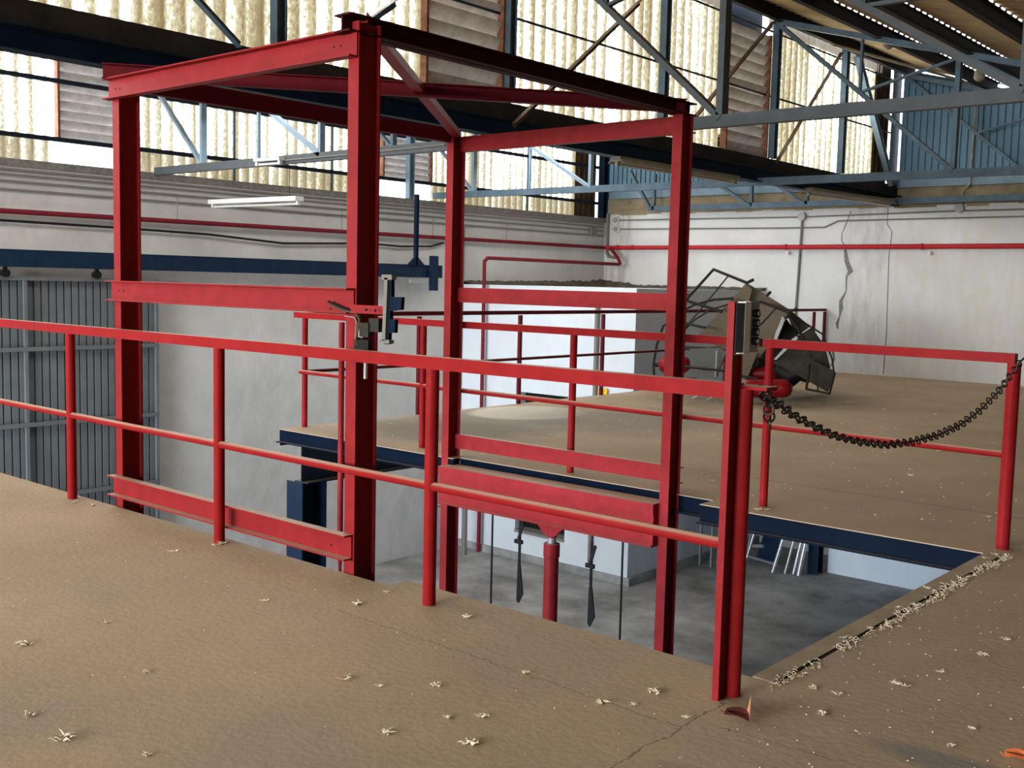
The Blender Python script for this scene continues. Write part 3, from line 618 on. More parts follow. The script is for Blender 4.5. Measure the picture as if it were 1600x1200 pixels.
# ================================================================ LIFT FRAME
YF = 3.48; X3 = -3.99; X1 = -6.16; Y2 = 6.33
fr = empty('lift_frame', ((X1+X3)/2, (YF+Y2)/2, ZF), 'tall red steel lift frame of four columns standing in the floor opening', 'lift')
fw, fd = .075, .14
def fcol(xr, yf, z1):
    return MB().prism(Ipro(fw, fd, .009, .012), (xr-fw/2, yf+fd/2, ZF), (xr-fw/2, yf+fd/2, z1), (0, 1, 0)).build('column', 'redframe', fr)
fcol(X3, YF, 2.66); fcol(X1, YF, 2.60); fcol(X3, Y2, 2.60); fcol(X1, Y2+.05, 2.60)
def ubeam(x0, x1, y, z, h=.13, w=.055, name='crossbeam'):
    # channel with the web against the columns and its flanges towards the near deck
    a = MB(); a.prism([(0, -h/2), (w, -h/2), (w, -h/2+.008), (.008, -h/2+.008), (.008, h/2-.008), (w, h/2-.008), (w, h/2), (0, h/2)], (x0, y, z), (x1, y, z)); return a.build(name, 'redframe', fr)
ubeam(X1-.10, X3-.005, YF-.001, 2.552, .125); ubeam(X1-.09, X3-.01, YF-.001, 1.343, .122); ubeam(X1-.09, X3-.01, YF-.001, .135, .125)
# bolt holes with nuts
for x, z in ((X1-.02, 2.55), (X1+.03, 2.55), (X3-.12, 2.555), (X3-.17, 2.555), (X1+.0, 1.345), (X1+.05, 1.345), (X3-.16, 1.33), (X3-.18, 1.30), (X3-.16, .12)):
    MB().tube([(x, YF-.011, z), (x, YF-.008, z)], .006, 8).build('bolt_hole', 'black', fr)
for z, h in ((2.552, .122), (1.338, .120), (.128, .117)):
    a = MB(); yb = Y2+.145; a.prism([(0, -h/2), (.05, -h/2), (.05, -h/2+.008), (.008, -h/2+.008), (.008, h/2-.008), (.05, h/2-.008), (.05, h/2), (0, h/2)][::-1], (X3-.01, yb, z), (X1-.08, yb, z)); a.build('crossbeam', 'redframe', fr)
# top side beams and plan diagonals
a = MB(); a.prism(Upro(.06, .085, .008, -1), (X3-.05, YF-.06, 2.645), (X3-.05, Y2+.17, 2.645)); a.box((X3-.055, YF-.06, 2.605), (X3+.0, Y2+.17, 2.613)); a.box((X3-.055, YF-.06, 2.680), (X3+.005, Y2+.17, 2.688)); a.build('side_beam', 'shadedred', fr)
MB().prism(Upro(.055, .11, .008, -1), (X1-.03, YF+.05, 2.60-.055+.07), (X1-.03, Y2+.17, 2.615)).build('side_beam', 'darkred', fr)  # darker red here and on the next brace puts their shade into the colour
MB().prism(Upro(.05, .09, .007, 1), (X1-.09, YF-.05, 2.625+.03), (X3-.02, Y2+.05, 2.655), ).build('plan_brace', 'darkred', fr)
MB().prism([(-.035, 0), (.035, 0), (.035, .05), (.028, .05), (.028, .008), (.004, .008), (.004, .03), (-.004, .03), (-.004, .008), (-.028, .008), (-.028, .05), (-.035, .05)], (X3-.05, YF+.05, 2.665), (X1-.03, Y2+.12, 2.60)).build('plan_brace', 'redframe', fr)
# lift head at deck level: two stacked channels with a hydraulic ram below
hd = MB(); y0 = Y2-.06
hd.box((X1+.004, y0, -.36), (X3-.077, Y2+.02, -.13)); hd.box((X1+.004, y0-.01, -.13), (X3-.077, Y2+.12, -.055)); hd.box((X1+.004, y0-.02, -.36), (X3-.077, y0, -.345))
hd.box((X1+.004, y0-.006, -.205), (X3-.077, y0, -.185)); hd.build('ram_crosshead', 'redframe', fr)
xr = -4.99
MB().plate([(xr-.13, y0+.02, -.36), (xr+.13, y0+.02, -.36), (xr+.045, y0+.02, -.44), (xr-.045, y0+.02, -.44)], .02).build('gusset', 'redframe', fr)
MB().tube([(xr, y0+.04, -.36), (xr, y0+.04, -.455)], .035, 14).build('ram_head', 'redframe', fr, smooth=True)
MB().tube([(xr, y0+.04, -.44), (xr, y0+.04, -.52)], .032, 16).build('ram_rod', 'galv', fr, smooth=True)
MB().tube([(xr, y0+.04, -.50), (xr, y0+.04, -.60), (xr, y0+.04, -.605), (xr, y0+.04, ZF)], [.062, .062, .056, .056], 20).build('ram_cylinder', 'redframe', fr, smooth=True)
# rods and strips hanging under the crosshead
for x, r_, z1, lb in ((-5.60, .008, ZF+.02, None), (-4.35, .008, ZF+.02, None)):
    MB().tube([(x, y0+.05, -.34), (x, y0+.05, z1)], r_, 8).build('guide_rod', 'black', fr)
def paddle(x, zt, zj, zb):
    o = MB(); o.box((x-.010, y0+.04, zj), (x+.010, y0+.05, zt)); o.plate([(x-.012, y0+.045, zj+.1), (x+.012, y0+.045, zj+.1), (x+.045, y0+.045, (zj+zb)/2-.02), (x+.004, y0+.045, zb), (x-.016, y0+.045, zb+.02)], .012)
    o.plate([(x-.012, y0+.03, zt-.16), (x+.012, y0+.03, zt-.16), (x+.055, y0+.03, zt-.03), (x+.035, y0+.03, zt-.02)], .01); o.box((x-.045, y0+.03, zt-.20), (x+.03, y0+.05, zt-.17))
    o.build('limit_strip', 'black', fr)
paddle(-5.31, -.36, -.83, -1.03); paddle(-4.62, -.42, -.86, -1.06)
MB().tube([(-5.31, y0+.05, -.3), (-5.31, y0+.05, -.5)], .006, 6).build('guide_rod', 'black', fr); MB().tube([(-4.62, y0+.05, -.3), (-4.62, y0+.05, -.6)], .006, 6).build('guide_rod', 'black', fr)
MB().box((-4.42, y0+.02, -.37), (-4.29, y0+.08, -.33)).build('rod_bracket', 'black', fr)
# brackets, limit switch on the near column
ls = empty('limit_switch', (X3-.01, YF-.03, 1.24), 'black limit switch with loose wires on the nearest red column', 'switch')
MB().box((-3.841, 3.462, 1.267), Vector((-3.773, 3.462, 1.204))+V(0, -.035, 0)).build('switch_body', 'meshdark', ls)
MB().box((-3.944, 3.462, 1.239), Vector((-3.911, 3.462, 1.173))+V(0, -.012, 0)).build('face_plate', 'silver', ls) if False else MB().box((-3.920, 3.445, 1.240), Vector((-3.892, 3.445, 1.174))+V(0, -.012, 0)).build('face_plate', 'silver', ls)
MB().box((-3.900, 3.455, 1.244), Vector((-3.836, 3.455, 1.177))+V(0, -.035, 0)).build('switch_body', 'meshdark', ls)
MB().tube([(-3.825, 3.445, 1.211), (-3.737, 3.445, 1.218)], .004, 6).build('plunger', 'black', ls)
def wire(pts, r, m='black'): MB().tube([P_ for P_ in pts], r, 6).build('wire', m, ls, smooth=True)
wire([(-4.157, 3.445, 1.336), (-4.075, 3.445, 1.311), (-3.972, 3.445, 1.290), (-3.927, 3.438, 1.294), (-3.913, 3.438, 1.280), (-3.926, 3.438, 1.237), (-3.930, 3.438, 1.179)], .007, 'cable')
wire([(-4.142, 3.445, 1.321), (-4.028, 3.445, 1.294), (-3.938, 3.432, 1.288), (-3.910, 3.432, 1.256), (-3.936, 3.432, 1.163), (-3.941, 3.445, 1.117)], .006, 'brownbar')
wire([(-4.040, 3.448, 1.269), (-3.966, 3.448, 1.266), (-3.951, 3.448, 1.245), (-3.959, 3.448, 1.162), (-3.907, 3.438, 1.195)], .003, 'galv')
wire([(-3.900, 3.448, 1.174), (-3.908, 3.448, 1.119), (-3.943, 3.455, 1.070)], .012, 'cable')
MB().box((-3.954, 3.455, 1.162), Vector((-3.852, 3.455, 1.088))+V(0, -.02, 0)).build('cable_boot', 'cable', ls)
MB().tube([(-3.889, 3.455, 1.150), (-3.891, 3.455, 0.976)], .010, 8).build('rod', 'galv', ls)
sb = empty('switch_bar', (X3+.3, YF-.05, 1.16), 'slotted steel bar with dark blue cam blocks on a red arm beside the nearest column', 'bracket')
MB().box((-3.958, 3.417, 1.327), Vector((-3.704, 3.417, 1.288))+V(0, .007, 0)).build('arm', 'redframe', sb)
for x in (573, 587): MB().tube([(-3.822, 3.397, 1.307) if x == 573 else (-3.760, 3.397, 1.306), Vector((-3.822, 3.397, 1.307) if x == 573 else (-3.760, 3.397, 1.306))+V(0, -.008, 0)], .006, 6).build('bolt', 'black', sb)
a = MB(); a.plate([(-3.719, 3.420, 1.458), (-3.697, 3.420, 1.458), (-3.709, 3.420, 1.169), (-3.731, 3.420, 1.168)], .02); a.build('slotted_bar', 'conduit', sb)
MB().box((-3.738, 3.410, 1.472), Vector((-3.669, 3.410, 1.449))+V(0, .03, 0)).build('end_plate', 'conduit', sb); MB().box((-3.750, 3.410, 1.173), Vector((-3.681, 3.410, 1.156))+V(0, .03, 0)).build('end_plate', 'conduit', sb)
a = MB(); a.plate([(-3.708, 3.430, 1.470), (-3.682, 3.430, 1.470), (-3.680, 3.430, 1.371), (-3.612, 3.430, 1.372), (-3.616, 3.430, 1.314), (-3.688, 3.430, 1.306), (-3.687, 3.430, 1.268), (-3.653, 3.430, 1.269), (-3.656, 3.430, 1.207), (-3.694, 3.430, 1.205), (-3.698, 3.430, 1.152), (-3.724, 3.430, 1.151)], .02); a.build('cam_plate', 'blueedge2', sb)

# ================================================================ RAILINGS
def rect_rail(o, a, b_, w=.05, h=.055): o.bar((a[0], a[1], a[2]-h/2), (b_[0], b_[1], b_[2]-h/2), w, h)
def rpost(t, x, y, r=.030, z=1.063, name='post', m='red'): return MB().tube([(x, y, 0), (x, y, z)], r, 18).build(name, m, t, smooth=True)
nr = empty('railing', (-3.4, 3.39, 0), 'near red handrail along the front edge of the lift opening', 'railing')
o = MB(); rect_rail(o, (-9.5, 3.39, 1.117), (-1.86, 3.39, 1.117)); o.build('top_rail', 'red', nr)
MB().tube([(-9.5, 3.39, .54), (-1.87, 3.385, .54)], .0205, 14).build('mid_rail', 'red', nr, smooth=True)
for x in (-8.25, -6.62, -4.995, -3.375): rpost(nr, x, 3.39)
rpost(nr, -1.838, 3.385, .030, 1.10)
MB().box((-1.88, 3.365, 1.100), (-1.745, 3.445, 1.112)).build('cap_plate', 'red', nr)
o = MB(); o.box((-1.868, 3.294, 0), (-1.842, 3.306, 1.402)); o.prism(Ipro(.030, .06, .006, .012), (-1.857, 3.335, 0), (-1.857, 3.335, 1.22), (0, 1, 0)); o.build('end_post', 'redframe', nr)
fr_ = empty('railing', (-5, 6.56, 0), 'red handrail along the far side of the lift opening', 'railing')
o = MB(); rect_rail(o, (-8.45, 6.60, 1.117), (-3.46, 6.56, 1.117)); o.build('top_rail', 'red', fr_)
o = MB(); rect_rail(o, (-3.42, 6.55, 1.117), (-1.83, 6.48, 1.117)); o.build('top_rail', 'red', fr_)
MB().tube([(-8.4, 6.62, .54), (-3.38, 6.54, .54), (-1.83, 6.48, .54)], .0205, 14).build('mid_rail', 'red', fr_, smooth=True)
for x, y in ((-8.38, 6.66), (-6.69, 6.60), (-5.05, 6.59), (-3.38, 6.54)): rpost(fr_, x, y, .028)
rpost(fr_, -1.835, 6.47, .037)
er = empty('railing', (-8.4, 12, 0), 'dark red handrail along the left edge of the far deck running to the end wall', 'railing')
o = MB(); rect_rail(o, (-8.4, 6.66, 1.117), (-8.4, 18.25, 1.117), .045, .045); o.build('top_rail', 'darkred', er)
MB().tube([(-8.4, 6.66, .54), (-8.4, 18.25, .54)], .018, 10).build('mid_rail', 'darkred', er, smooth=True)
for y in (8.22, 9.9, 11.58, 13.2, 14.8, 16.4, 17.82, 18.24): rpost(er, -8.4, y, .028, m='darkred')
tag(MB().tube([(-7.32, 6.22, 1.07), (-7.32, 6.22, -1.0), (-7.32, 6.22, -1.1), (-7.32, 6.22, ZF)], [.026, .026, .016, .016], 12).build('vertical_pipe', 'redframe', smooth=True), 'brown-red vertical pipe standing just left of the nearest frame column', 'pipe')

# control box on the end post
cb = empty('control_box', (-1.85, 3.40, 1.22), 'grey push-button control box on top of the tall red end post', 'control box')
bx = -1.84
ya, yb_, yc, yd = 3.307, 3.363, 3.404, 3.470
MB().box((bx-.027, ya, 1.228), (bx, yb_, 1.398)).build('housing', 'truss', cb)
MB().box((bx-.027, yb_, 1.222), (bx+.002, yc, 1.402)).build('cover_strip', 'brightwhite', cb)
MB().box((bx-.027, yc, 1.226), (bx-.002, yd, 1.404)).build('button_panel', 'galv', cb)
for z in (1.362, 1.328, 1.297, 1.265):
    q = MB(); q.tube([(bx-.002, yc+.033, z), (bx+.014, yc+.033, z)], .0145, 14); rg = q.build('button', 'black', cb, smooth=True)
    MB().tube([(bx+.0141, yc+.033, z), (bx+.018, yc+.033, z)], .008, 12).build('button_cap', 'galv', rg)

# chain across the open side
ch = empty('safety_chain', (-1.83, 4.8, .77), 'dark steel chain hanging in a sag between the two right-hand posts', 'chain')
def torus_mesh(name, R1, r1, sx=1.0):
    o = MB(); n, k = 14, 6; vs = []; fs = []
    for i in range(n):
        a = 2*math.pi*i/n; c_ = V(math.cos(a)*sx, math.sin(a), 0)
        nn = V(math.cos(a), math.sin(a), 0)
        for j in range(k):
            b_ = 2*math.pi*j/k; vs.append(c_*R1+nn*r1*math.cos(b_)+V(0, 0, r1*math.sin(b_)))
    for i in range(n):
        for j in range(k): fs.append((i*k+j, ((i+1) % n)*k+j, ((i+1) % n)*k+(j+1) % k, i*k+(j+1) % k))
    o.add(vs, fs); ob = o.build(name, 'chain', None, smooth=True); me = ob.data; bpy.data.objects.remove(ob); return me
ringmesh = torus_mesh('link', .0185, .0040, 1.1)
cps = [(-1.800, 3.433, 1.095), (-1.810, 3.483, 1.068), (-1.820, 3.608, 1.029), (-1.830, 3.777, 0.970), (-1.830, 3.947, 0.917), (-1.830, 4.127, 0.867), (-1.830, 4.350, 0.823), (-1.830, 4.662, 0.778), (-1.830, 4.964, 0.763), (-1.830, 5.294, 0.763), (-1.830, 5.607, 0.786), (-1.820, 5.860, 0.840), (-1.810, 6.127, 0.925), (-1.800, 6.300, 1.011), (-1.790, 6.447, 1.087)]
def walk(pts, step):
    pts = [Vector(p) for p in pts]; out = []; acc = 0; out.append((pts[0], (pts[1]-pts[0]).normalized()))
    for a, b_ in zip(pts, pts[1:]):
        L_ = (b_-a).length; dd = (b_-a)/L_
        while acc+step <= L_: acc += step; out.append((a+dd*acc, dd))
        acc -= L_
    return out
def links(pts, step, jit=.0):
    for i, (p, dd) in enumerate(walk(pts, step)):
        lk = bpy.data.objects.new('link', ringmesh); COL.objects.link(lk); lk.parent = ch
        side = dd.cross(V(0, 0, 1)).normalized(); up = side.cross(dd).normalized()
        ang = (R(35) if i % 2 else R(-50)) + random.uniform(-.2, .2)
        s2 = side*math.cos(ang)+up*math.sin(ang); u2 = dd.cross(s2)
        mm = Matrix((dd, s2, u2)).transposed().to_4x4(); mm.translation = p-ch.location; lk.matrix_local = mm
links(cps, .0375)
links([(-1.800, 3.463, 1.075), (-1.780, 3.453, 1.028), (-1.780, 3.469, 0.954)], .026)

# ================================================================ LOWER LEVEL
o = MB().prism(Ipro(.24, .30, .02, .02), (-8.34, 6.66, ZF), (-8.34, 6.66, -.52), (0, 1, 0)).build('steel_column', 'blue'); tag(o, 'stout dark blue column under the left corner of the far deck', 'column')
o = MB().prism(Ipro(.18, .20, .015, .012), (-7.75, 16.95, ZF), (-7.75, 16.95, -.15), (0, 1, 0)).build('steel_column', 'blue'); tag(o, 'blue column on the lower floor beside the bluish white wall', 'column')
tag(MB().box((-8.75, 6.9, -.9), (-8.35, 9, -.5)).build('x', 'blue'), 'x', 'x') if False else None
# ladders and tubes stored under the deck
def leaning(name, label, base, topz, lean, m='silver', r=.022, group=None):
    b0 = Vector(base); o = MB().tube([b0, b0+Vector(lean)+V(0, 0, topz)], r, 10).build(name, m, smooth=True); return tag(o, label, 'tube', group)
lad = empty('ladder', (-8.9, 16.7, ZF), 'white framed panel with blue board leaning under the far deck', 'panel')
A0, A1 = Vector((-8.85, 16.55, ZF+.02)), Vector((-8.25, 16.40, ZF+.02)); LN = V(.50, .30, 2.35)
A0t, A1t = A0+LN, A1+LN
MB().tube([A0, A0t], .025, 10).build('side_rail', 'silver', lad, smooth=True); MB().tube([A1, A1t], .03, 10).build('side_rail', 'silver', lad, smooth=True)
MB().tube([A0+LN*.06, A1+LN*.06], .02, 8).build('rung', 'silver', lad, smooth=True); MB().tube([A0+LN*.14+V(.05, 0, 0), A0.lerp(A1, .45)+LN*.16], .03, 8).build('rung', 'silver', lad, smooth=True)
MB().plate([A0.lerp(A1, .3)+LN*.07+V(0, .04, 0), A1+LN*.07+V(0, .04, 0), A1t+V(0, .04, 0), A0t.lerp(A1t, .3)+V(0, .04, 0)], .02).build('board', 'blue', lad)
for i, (x, y, l) in enumerate(((-8.10, 16.55, (.5, .8, 0)), (-7.98, 16.62, (.42, .75, 0)), (-7.88, 16.60, (.36, .7, 0)), (-8.95, 16.7, (.5, .8, 0)))):
    leaning('metal_tube', ('first', 'second', 'third', 'separate')[i]+(' bright tube leaning right of the framed panel under the deck' if i < 3 else ' thin tube leaning at the left edge of the framed panel'), (x, y, ZF), 2.3, (l[0]*.8, .25, 0), 'silver' if i != 3 else 'galv', (.022, .03, .04, .018)[i])
for i, (x, w_) in enumerate(((-9.42, .03), (-9.20, .03), (-9.06, .045), (-8.90, .03))):
    a = empty('scaffold_frame', (x, 16.0, ZF), 'grey upright scaffold post leaning in the dark, number %s from the left' % ('one', 'two', 'three', 'four')[i], 'scaffold'); MB().box((x-w_/2, 16.0, ZF), (x+w_/2, 16.05, -.9)).build('post', 'galv', a)
    for z in (-1.3, -2.4): MB().box((x-w_/2-.03, 15.98, z), (x-w_/2, 16.07, z+.07)).build('coupler', 'black', a)
sg = empty('warning_sign', (-10.118, 13.980, -0.217), 'small yellow warning sign fixed at the foot of the white block downpipe', 'sign')
MB().box((-10.194, 13.980, -0.203), Vector((-10.027, 13.980, -0.322))+V(0, .01, 0)).build('plate', 'yellow', sg); MB().plate([(-10.179, 13.975, -0.170), (-10.042, 13.975, -0.159), (-10.121, 13.975, -0.063)], .008).build('warning_triangle', 'yellow', sg)
a = MB()
for r0, r1 in ((609, 611), (613, 614), (616, 617)):
    pass
MB().box((-10.150, 13.972, -0.229), Vector((-10.062, 13.972, -0.237))+V(0, .004, 0)).build('text_line', 'brownbar', sg); MB().box((-10.136, 13.972, -0.269), Vector((-10.073, 13.972, -0.274))+V(0, .004, 0)).build('text_line', 'brownbar', sg)
MB().box((-10.118, 13.965, -0.114), Vector((-10.101, 13.965, -0.148))+V(0, .004, 0)).build('exclamation_mark', 'black', sg)

# ================================================================ FALLEN SPIRAL STAIR
ss = empty('spiral_staircase', (-7.2, 13.2, 0), 'dismantled spiral staircase lying on its side by the end wall', 'staircase')
def Q(p, y):  # keep the point list readable
    return Vector(p)
def tread(pts, m, th=.03): MB().plate(pts, th).build('tread', m, ss)
tread([(-8.043, 13.400, 0.764), (-7.339, 13.400, 1.501), (-7.229, 13.400, 1.433), (-7.438, 13.400, 0.475), (-7.748, 13.400, 0.635)], 'mesh')
tread([(-7.656, 13.600, 0.589), (-7.420, 13.600, 1.511), (-6.728, 13.600, 1.145), (-7.270, 13.600, 0.478)], 'mesh')
tread([(-7.230, 13.200, 0.496), (-7.075, 13.200, 1.280), (-6.566, 13.200, 1.153), (-6.988, 13.200, 0.468)], 'mesh')
tread([(-7.317, 13.700, 0.337), (-6.867, 13.700, 1.043), (-6.528, 13.700, 0.651), (-7.100, 13.700, 0.325)], 'meshdark')
tread([(-6.951, 13.900, 1.109), (-6.896, 13.900, 1.146), (-6.602, 13.900, 0.947), (-6.801, 13.900, 0.797)], 'mesh')
tread([(-7.094, 13.500, 0.361), (-6.641, 13.500, 0.780), (-6.393, 13.500, 0.946), (-6.239, 13.500, 0.759), (-6.632, 13.500, 0.608)], 'meshdark')
tread([(-6.932, 13.300, 0.381), (-6.481, 13.300, 0.666), (-6.138, 13.300, 0.786), (-6.015, 13.300, 0.445), (-6.426, 13.300, 0.306)], 'meshdark')
tread([(-6.697, 13.000, 0.495), (-6.161, 13.000, 0.571), (-5.818, 13.000, 0.431), (-5.897, 13.000, 0.165), (-6.327, 13.000, 0.353)], 'meshdark')
tread([(-7.876, 12.900, 0.598), (-7.438, 12.900, 0.641), (-7.299, 12.900, 0.589), (-7.457, 12.900, 0.215), (-7.923, 12.900, 0.268), (-7.843, 12.900, 0.327)], 'meshgrey')
tread([(-7.090, 12.800, 0.604), (-6.791, 12.800, 0.605), (-6.923, 12.800, 0.260), (-7.093, 12.800, 0.265)], 'mesh')
tread([(-8.187, 13.100, 0.619), (-7.774, 13.100, 0.625), (-7.374, 13.100, 0.595), (-7.470, 13.100, 0.554), (-7.923, 13.100, 0.527)], 'meshdark')
MB().plate([(-6.639, 13.150, 1.100), (-6.600, 13.150, 1.051), (-6.705, 13.150, 0.768), (-6.760, 13.150, 0.765)], .02).build('riser_strip', 'galv', ss)
MB().plate([(-6.310, 13.000, 0.883), (-6.341, 13.000, 0.808), (-6.616, 13.000, 0.525), (-6.661, 13.000, 0.522), (-6.413, 13.000, 0.804)], .02).build('riser_strip', 'galv', ss)
MB().tube([(-6.894, 12.900, 0.478), (-6.745, 14.200, 0.219)], .075, 16).build('centre_pole', 'meshdark', ss, smooth=True)
MB().tube([(-6.651, 13.100, 0.384), (-6.437, 13.100, 0.315), (-6.228, 13.100, 0.414)], [.09, .14, .05], 14).build('newel_collar', 'black', ss, smooth=True)
def sbar(*pts, r=.018, m='stairbar', name='handrail_bar'): MB().tube(list(pts), r, 8).build(name, m, ss, smooth=True)
sbar((-8.168, 13.000, 1.124), (-7.614, 13.000, 1.689), (-7.102, 13.000, 1.517), (-7.010, 13.000, 1.560), r=.022)
sbar((-7.384, 13.000, 1.606), (-7.722, 13.000, 1.218), (-8.111, 13.000, 0.787), r=.011)
sbar((-8.008, 13.000, 1.253), (-7.459, 13.000, 1.122), r=.022); sbar((-8.139, 13.000, 0.956), (-7.707, 13.000, 0.895), r=.018)
sbar((-8.574, 13.100, 0.138), (-8.592, 13.100, 0.321), (-8.550, 13.100, 0.599), (-8.454, 13.100, 0.878), (-8.228, 13.100, 1.068), (-7.954, 13.100, 1.202), (-7.653, 13.100, 1.281), (-7.359, 13.100, 1.307), r=.018)
sbar((-8.173, 13.100, 0.773), (-7.944, 13.100, 0.989), (-7.697, 13.100, 1.140), (-7.385, 13.100, 1.237), r=.012)
sbar((-6.963, 12.700, 1.266), (-6.715, 12.700, 1.273), (-6.334, 12.700, 1.155), (-6.224, 12.700, 1.207), r=.018); sbar((-6.514, 12.700, 1.198), (-6.719, 12.700, 0.977), r=.012)
sbar((-7.066, 13.500, 1.351), (-7.011, 13.500, 1.404), r=.022)
sbar((-6.382, 12.800, 1.104), (-6.251, 12.800, 0.963), (-6.156, 12.800, 0.806), r=.022); sbar((-7.080, 12.600, 0.360), (-7.863, 12.600, 0.374), r=.018)
sbar((-6.063, 12.800, 0.520), (-6.090, 12.800, 0.194), (-5.780, 12.800, 0.163), (-5.727, 12.800, 0.431), r=.02); sbar((-5.949, 12.800, 0.310), (-5.934, 12.800, 0.190), r=.01)
sbar((-7.695, 12.300, -0.062), (-7.266, 12.300, -0.049), (-7.030, 12.300, -0.053), r=.02); sbar((-7.494, 12.200, -0.071), (-7.287, 12.200, 0.047), r=.014, m='galv'); sbar((-7.225, 12.200, -0.055), (-7.025, 12.200, 0.095), r=.012, m='galv')
tread([(-7.351, 13.750, 0.467), (-7.160, 13.750, 1.014), (-6.901, 13.750, 0.848), (-7.081, 13.750, 0.395)], 'meshgrey')
tread([(-6.887, 13.200, 0.346), (-6.478, 13.200, 0.493), (-6.270, 13.200, 0.306), (-6.600, 13.200, 0.196)], 'meshdark')
sbar((-6.304, 12.900, 0.861), (-6.149, 12.900, 0.739), (-6.088, 12.900, 0.579), r=.014); sbar((-6.319, 13.000, 1.056), (-6.005, 13.000, 0.890), (-5.860, 13.000, 0.590), (-5.825, 13.000, 0.414), r=.012)
sbar((-7.058, 12.700, 0.306), (-6.712, 12.700, 0.282), r=.014); sbar((-7.398, 12.800, 0.603), (-7.400, 12.800, 0.242), r=.012, m='galv')
# red gas cylinders below it
def gas(a, b_, r, label):
    a = Vector(a); b_ = Vector(b_); d_ = (b_-a); L_ = d_.length; d_.normalize()
    t = empty('gas_cylinder', (a+b_)/2-V(0, 0, r), label, 'gas cylinder')
    fr_s = ((0, .35), (.05, .75), (.12, .96), (.2, 1), (.82, 1), (.9, .95), (.96, .72), (1, .3))
    MB().tube([a+d_*L_*s for s, _ in fr_s], [r*k for _, k in fr_s], 20).build('bottle', 'redgas', t, smooth=True)
    MB().tube([a-d_*.06, a+d_*.02], r*.28, 10).build('neck', 'black', t, smooth=True)
def at_floor(x, y, r): return (x, y, r)
gas((-6.736, 12.300, 0.178), (-6.135, 12.500, 0.216), .115, 'red gas cylinder lying nearest, its round end beside the chain post')
gas((-7.102, 12.950, 0.316), (-6.630, 13.100, 0.335), .095, 'red gas cylinder lying on top, under the stair treads')
gas((-9.014, 13.900, 0.259), (-8.526, 14.000, 0.288), .12, 'red gas cylinder upper one at the left behind the grey tread')
gas((-8.247, 12.900, 0.074), (-7.712, 12.900, 0.107), .11, 'red gas cylinder lower one at the left on the deck')

# ================================================================ LITTER ON THE DECK
def leaf(base, L_, label, mats):
    t = empty('dry_leaf', base, label, 'leaf'); b0 = Vector(base)
    o = MB(); vs = []; fs = []; n = 7
    for i in range(n):
        u = i/(n-1); w_ = L_*.32*math.sin(math.pi*min(1, u*.95+.05))**.8; z = .004+.008*abs(math.sin(u*3)); x = (u-.5)*L_
        vs += [b0+V(x, -w_, z+.018), b0+V(x, 0, z), b0+V(x, w_, z+.022)]
    for i in range(n-1): fs += [(3*i, 3*i+3, 3*i+4, 3*i+1), (3*i+1, 3*i+4, 3*i+5, 3*i+2)]
    o.add(vs, fs); o.build('blade', mats[0], t, smooth=True)
    if len(mats) > 1: MB().plate([b0+V(L_*.22, .03, .015), b0+V(L_*.52, .0, .02), b0+V(L_*.42, .02, .085)], .002).build('curled_tip', mats[1], t)
    MB().tube([b0+V(-L_*.5, 0, .006), b0+V(-L_*.75, .01, .012)], .0015, 5).build('stalk', mats[0], t)
leaf((-1.715, 3.20, 0), .09, 'dark red-brown dry leaf with a pale curled tip by the foot of the end post', ('leafred', 'leafpale'))
leaf((-.915, 3.52, 0), .07, 'orange dry leaf lying at the bottom right corner', ('leaforange',))
def fluff(loc, s, i):
    o = MB(); loc = Vector(loc)
    for k in range(14):
        a = random.uniform(0, 6.28); e = random.uniform(.05, 1.0); l_ = s*random.uniform(.4, 1)
        c_ = loc+V(random.uniform(-s, s)*.45, random.uniform(-s, s)*.45, .002); tip = c_+V(math.cos(a)*l_, math.sin(a)*l_, l_*e*.5)
        o.tube([c_, c_.lerp(tip, .5)+V(0, 0, s*.12), tip], [s*.10, s*.06, s*.01], 4)
    ob = o.build('seed_fluff', 'fluff'); w_ = ('on the near deck in front of the front railing', 'near deck') if loc.y < 3.45 and loc.x < -1.78 else (('on the far deck beyond the lift opening', 'far deck') if loc.y > 6.2 and loc.x < -1.5 else ('on the deck to the right of the kerb strip', 'right-hand deck'))
    return tag(ob, 'tuft of pale seed fluff '+w_[0], 'seed fluff', 'tufts of seed fluff on the '+w_[1])
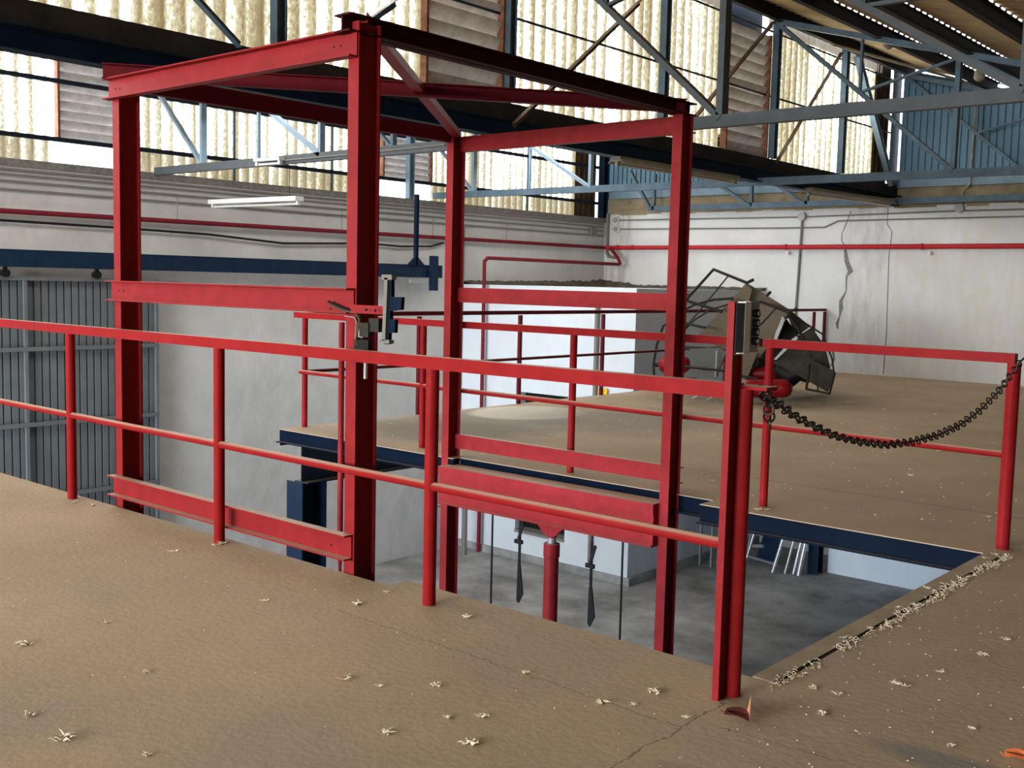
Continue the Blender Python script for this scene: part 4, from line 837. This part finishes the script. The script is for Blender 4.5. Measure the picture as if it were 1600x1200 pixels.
big = [(-4.100, 1.896, 0.000), (-3.171, 1.578, 0.000), (-2.231, 2.436, 0.000), (-2.131, 2.999, 0.000), (-2.047, 3.205, 0.000), (-4.982, 3.095, 0.000), (-4.135, 2.256, 0.000), (-3.420, 1.596, 0.000), (-3.509, 2.067, 0.000), (-3.598, 3.167, 0.000), (-3.926, 2.906, 0.000), (-2.797, 2.567, 0.000), (-2.476, 2.308, 0.000), (-2.880, 1.698, 0.000), (-6.494, 3.337, 0.000), (-6.328, 3.372, 0.000), (-4.946, 3.333, 0.000), (-4.947, 3.374, 0.000), (-3.646, 3.390, 0.000), (-2.037, 3.058, 0.000), (-1.848, 3.094, 0.000), (-2.901, 7.739, 0.000), (-3.449, 10.053, 0.000), (-5.185, 13.046, 0.000), (-4.548, 13.030, 0.000), (-3.137, 8.525, 0.000), (-3.769, 9.567, 0.000), (-4.374, 11.382, 0.000), (-4.932, 11.270, 0.000), (-2.173, 7.326, 0.000), (-1.860, 6.602, 0.000), (-1.812, 6.267, 0.000), (-1.827, 6.151, 0.000), (-1.451, 3.917, 0.000), (-1.415, 3.916, 0.000), (-1.372, 4.161, 0.000), (-1.320, 4.485, 0.000), (-1.561, 3.661, 0.000), (-1.650, 3.651, 0.000), (-1.525, 3.452, 0.000), (-1.104, 3.686, 0.000), (-1.302, 4.758, 0.000), (-1.108, 3.494, 0.000), (-6.440, 8.077, 0.000), (-4.095, 7.089, 0.000), (-3.337, 6.394, 0.000), (-3.299, 6.436, 0.000), (-4.310, 7.338, 0.000), (-2.655, 2.706, 0.000), (-2.345, 2.621, 0.000), (-2.941, 2.532, 0.000), (-2.426, 2.535, 0.000), (-1.814, 4.881, 0.000), (-1.775, 4.976, 0.000), (-1.784, 4.481, 0.000), (-1.809, 4.277, 0.000), (-1.836, 5.306, 0.000), (-1.823, 5.448, 0.000), (-1.783, 5.607, 0.000), (-1.762, 4.602, 0.000), (-3.120, 3.370, 0.000), (-2.507, 3.030, -0.000)]
for i, p in enumerate(big):
    dist = math.hypot(p[0], p[1]); s = random.uniform(.014, .024)*(1+.05*dist)
    if i in (0, 1, 2, 3, 4): s *= 1.6
    fluff((p[0], p[1], 0.0), s, i)
o = MB()
def speck(x, y, s):
    a = random.uniform(0, 3); z = .001
    q = [V(x, y, z)+V(math.cos(a+t_)*s*random.uniform(.5, 1.2), math.sin(a+t_)*s*random.uniform(.3, .8), 0) for t_ in (0, 1.6, 3.1, 4.7)]
    o.add(q+[V(x, y, z+s*.6)], [(0, 1, 4), (1, 2, 4), (2, 3, 4), (3, 0, 4)])
def on_deck(x, y):
    if y < 3.4: return True
    if x > -1.77: return True
    if y > 6.6 and x > -8.3: return True
    return False
cnt = 0
while cnt < 1500:
    x = random.uniform(-8.3, 3); y = random.uniform(1.2, 17.5)
    if not on_deck(x, y): continue
    if y < 3.5 and random.random() < .35: pass
    speck(x, y, random.uniform(.002, .006)*(1 if y < 6 else 1.8)); cnt += 1
for k in range(46):
    u = random.random(); c0 = V(-1.775+random.gauss(.012, .014), 3.62+2.7*u, .002)
    for q in range(random.randint(5, 16)):
        a_ = random.uniform(0, 6.28); l_ = random.uniform(.008, .026); b0 = c0+V(random.gauss(0, .012), random.gauss(0, .05), 0); e0 = b0+V(math.cos(a_)*l_, math.sin(a_)*l_, random.uniform(0, .010))
        o.tube([b0, b0.lerp(e0, .5)+V(0, 0, .003), e0], [.0022, .0016, .0005], 4)
    for q in range(random.randint(2, 8)): speck(c0.x+random.gauss(.01, .02), c0.y+random.gauss(0, .06), random.uniform(.002, .005))
for k in range(380):
    speck(random.uniform(-1.75, .2), random.uniform(2.6, 5.5), random.uniform(.002, .006))
tag(o.build('seed_specks', 'fluff'), 'fine pale seed specks and crumbs strewn over the deck and along the kerb joint', 'debris', kind='stuff')
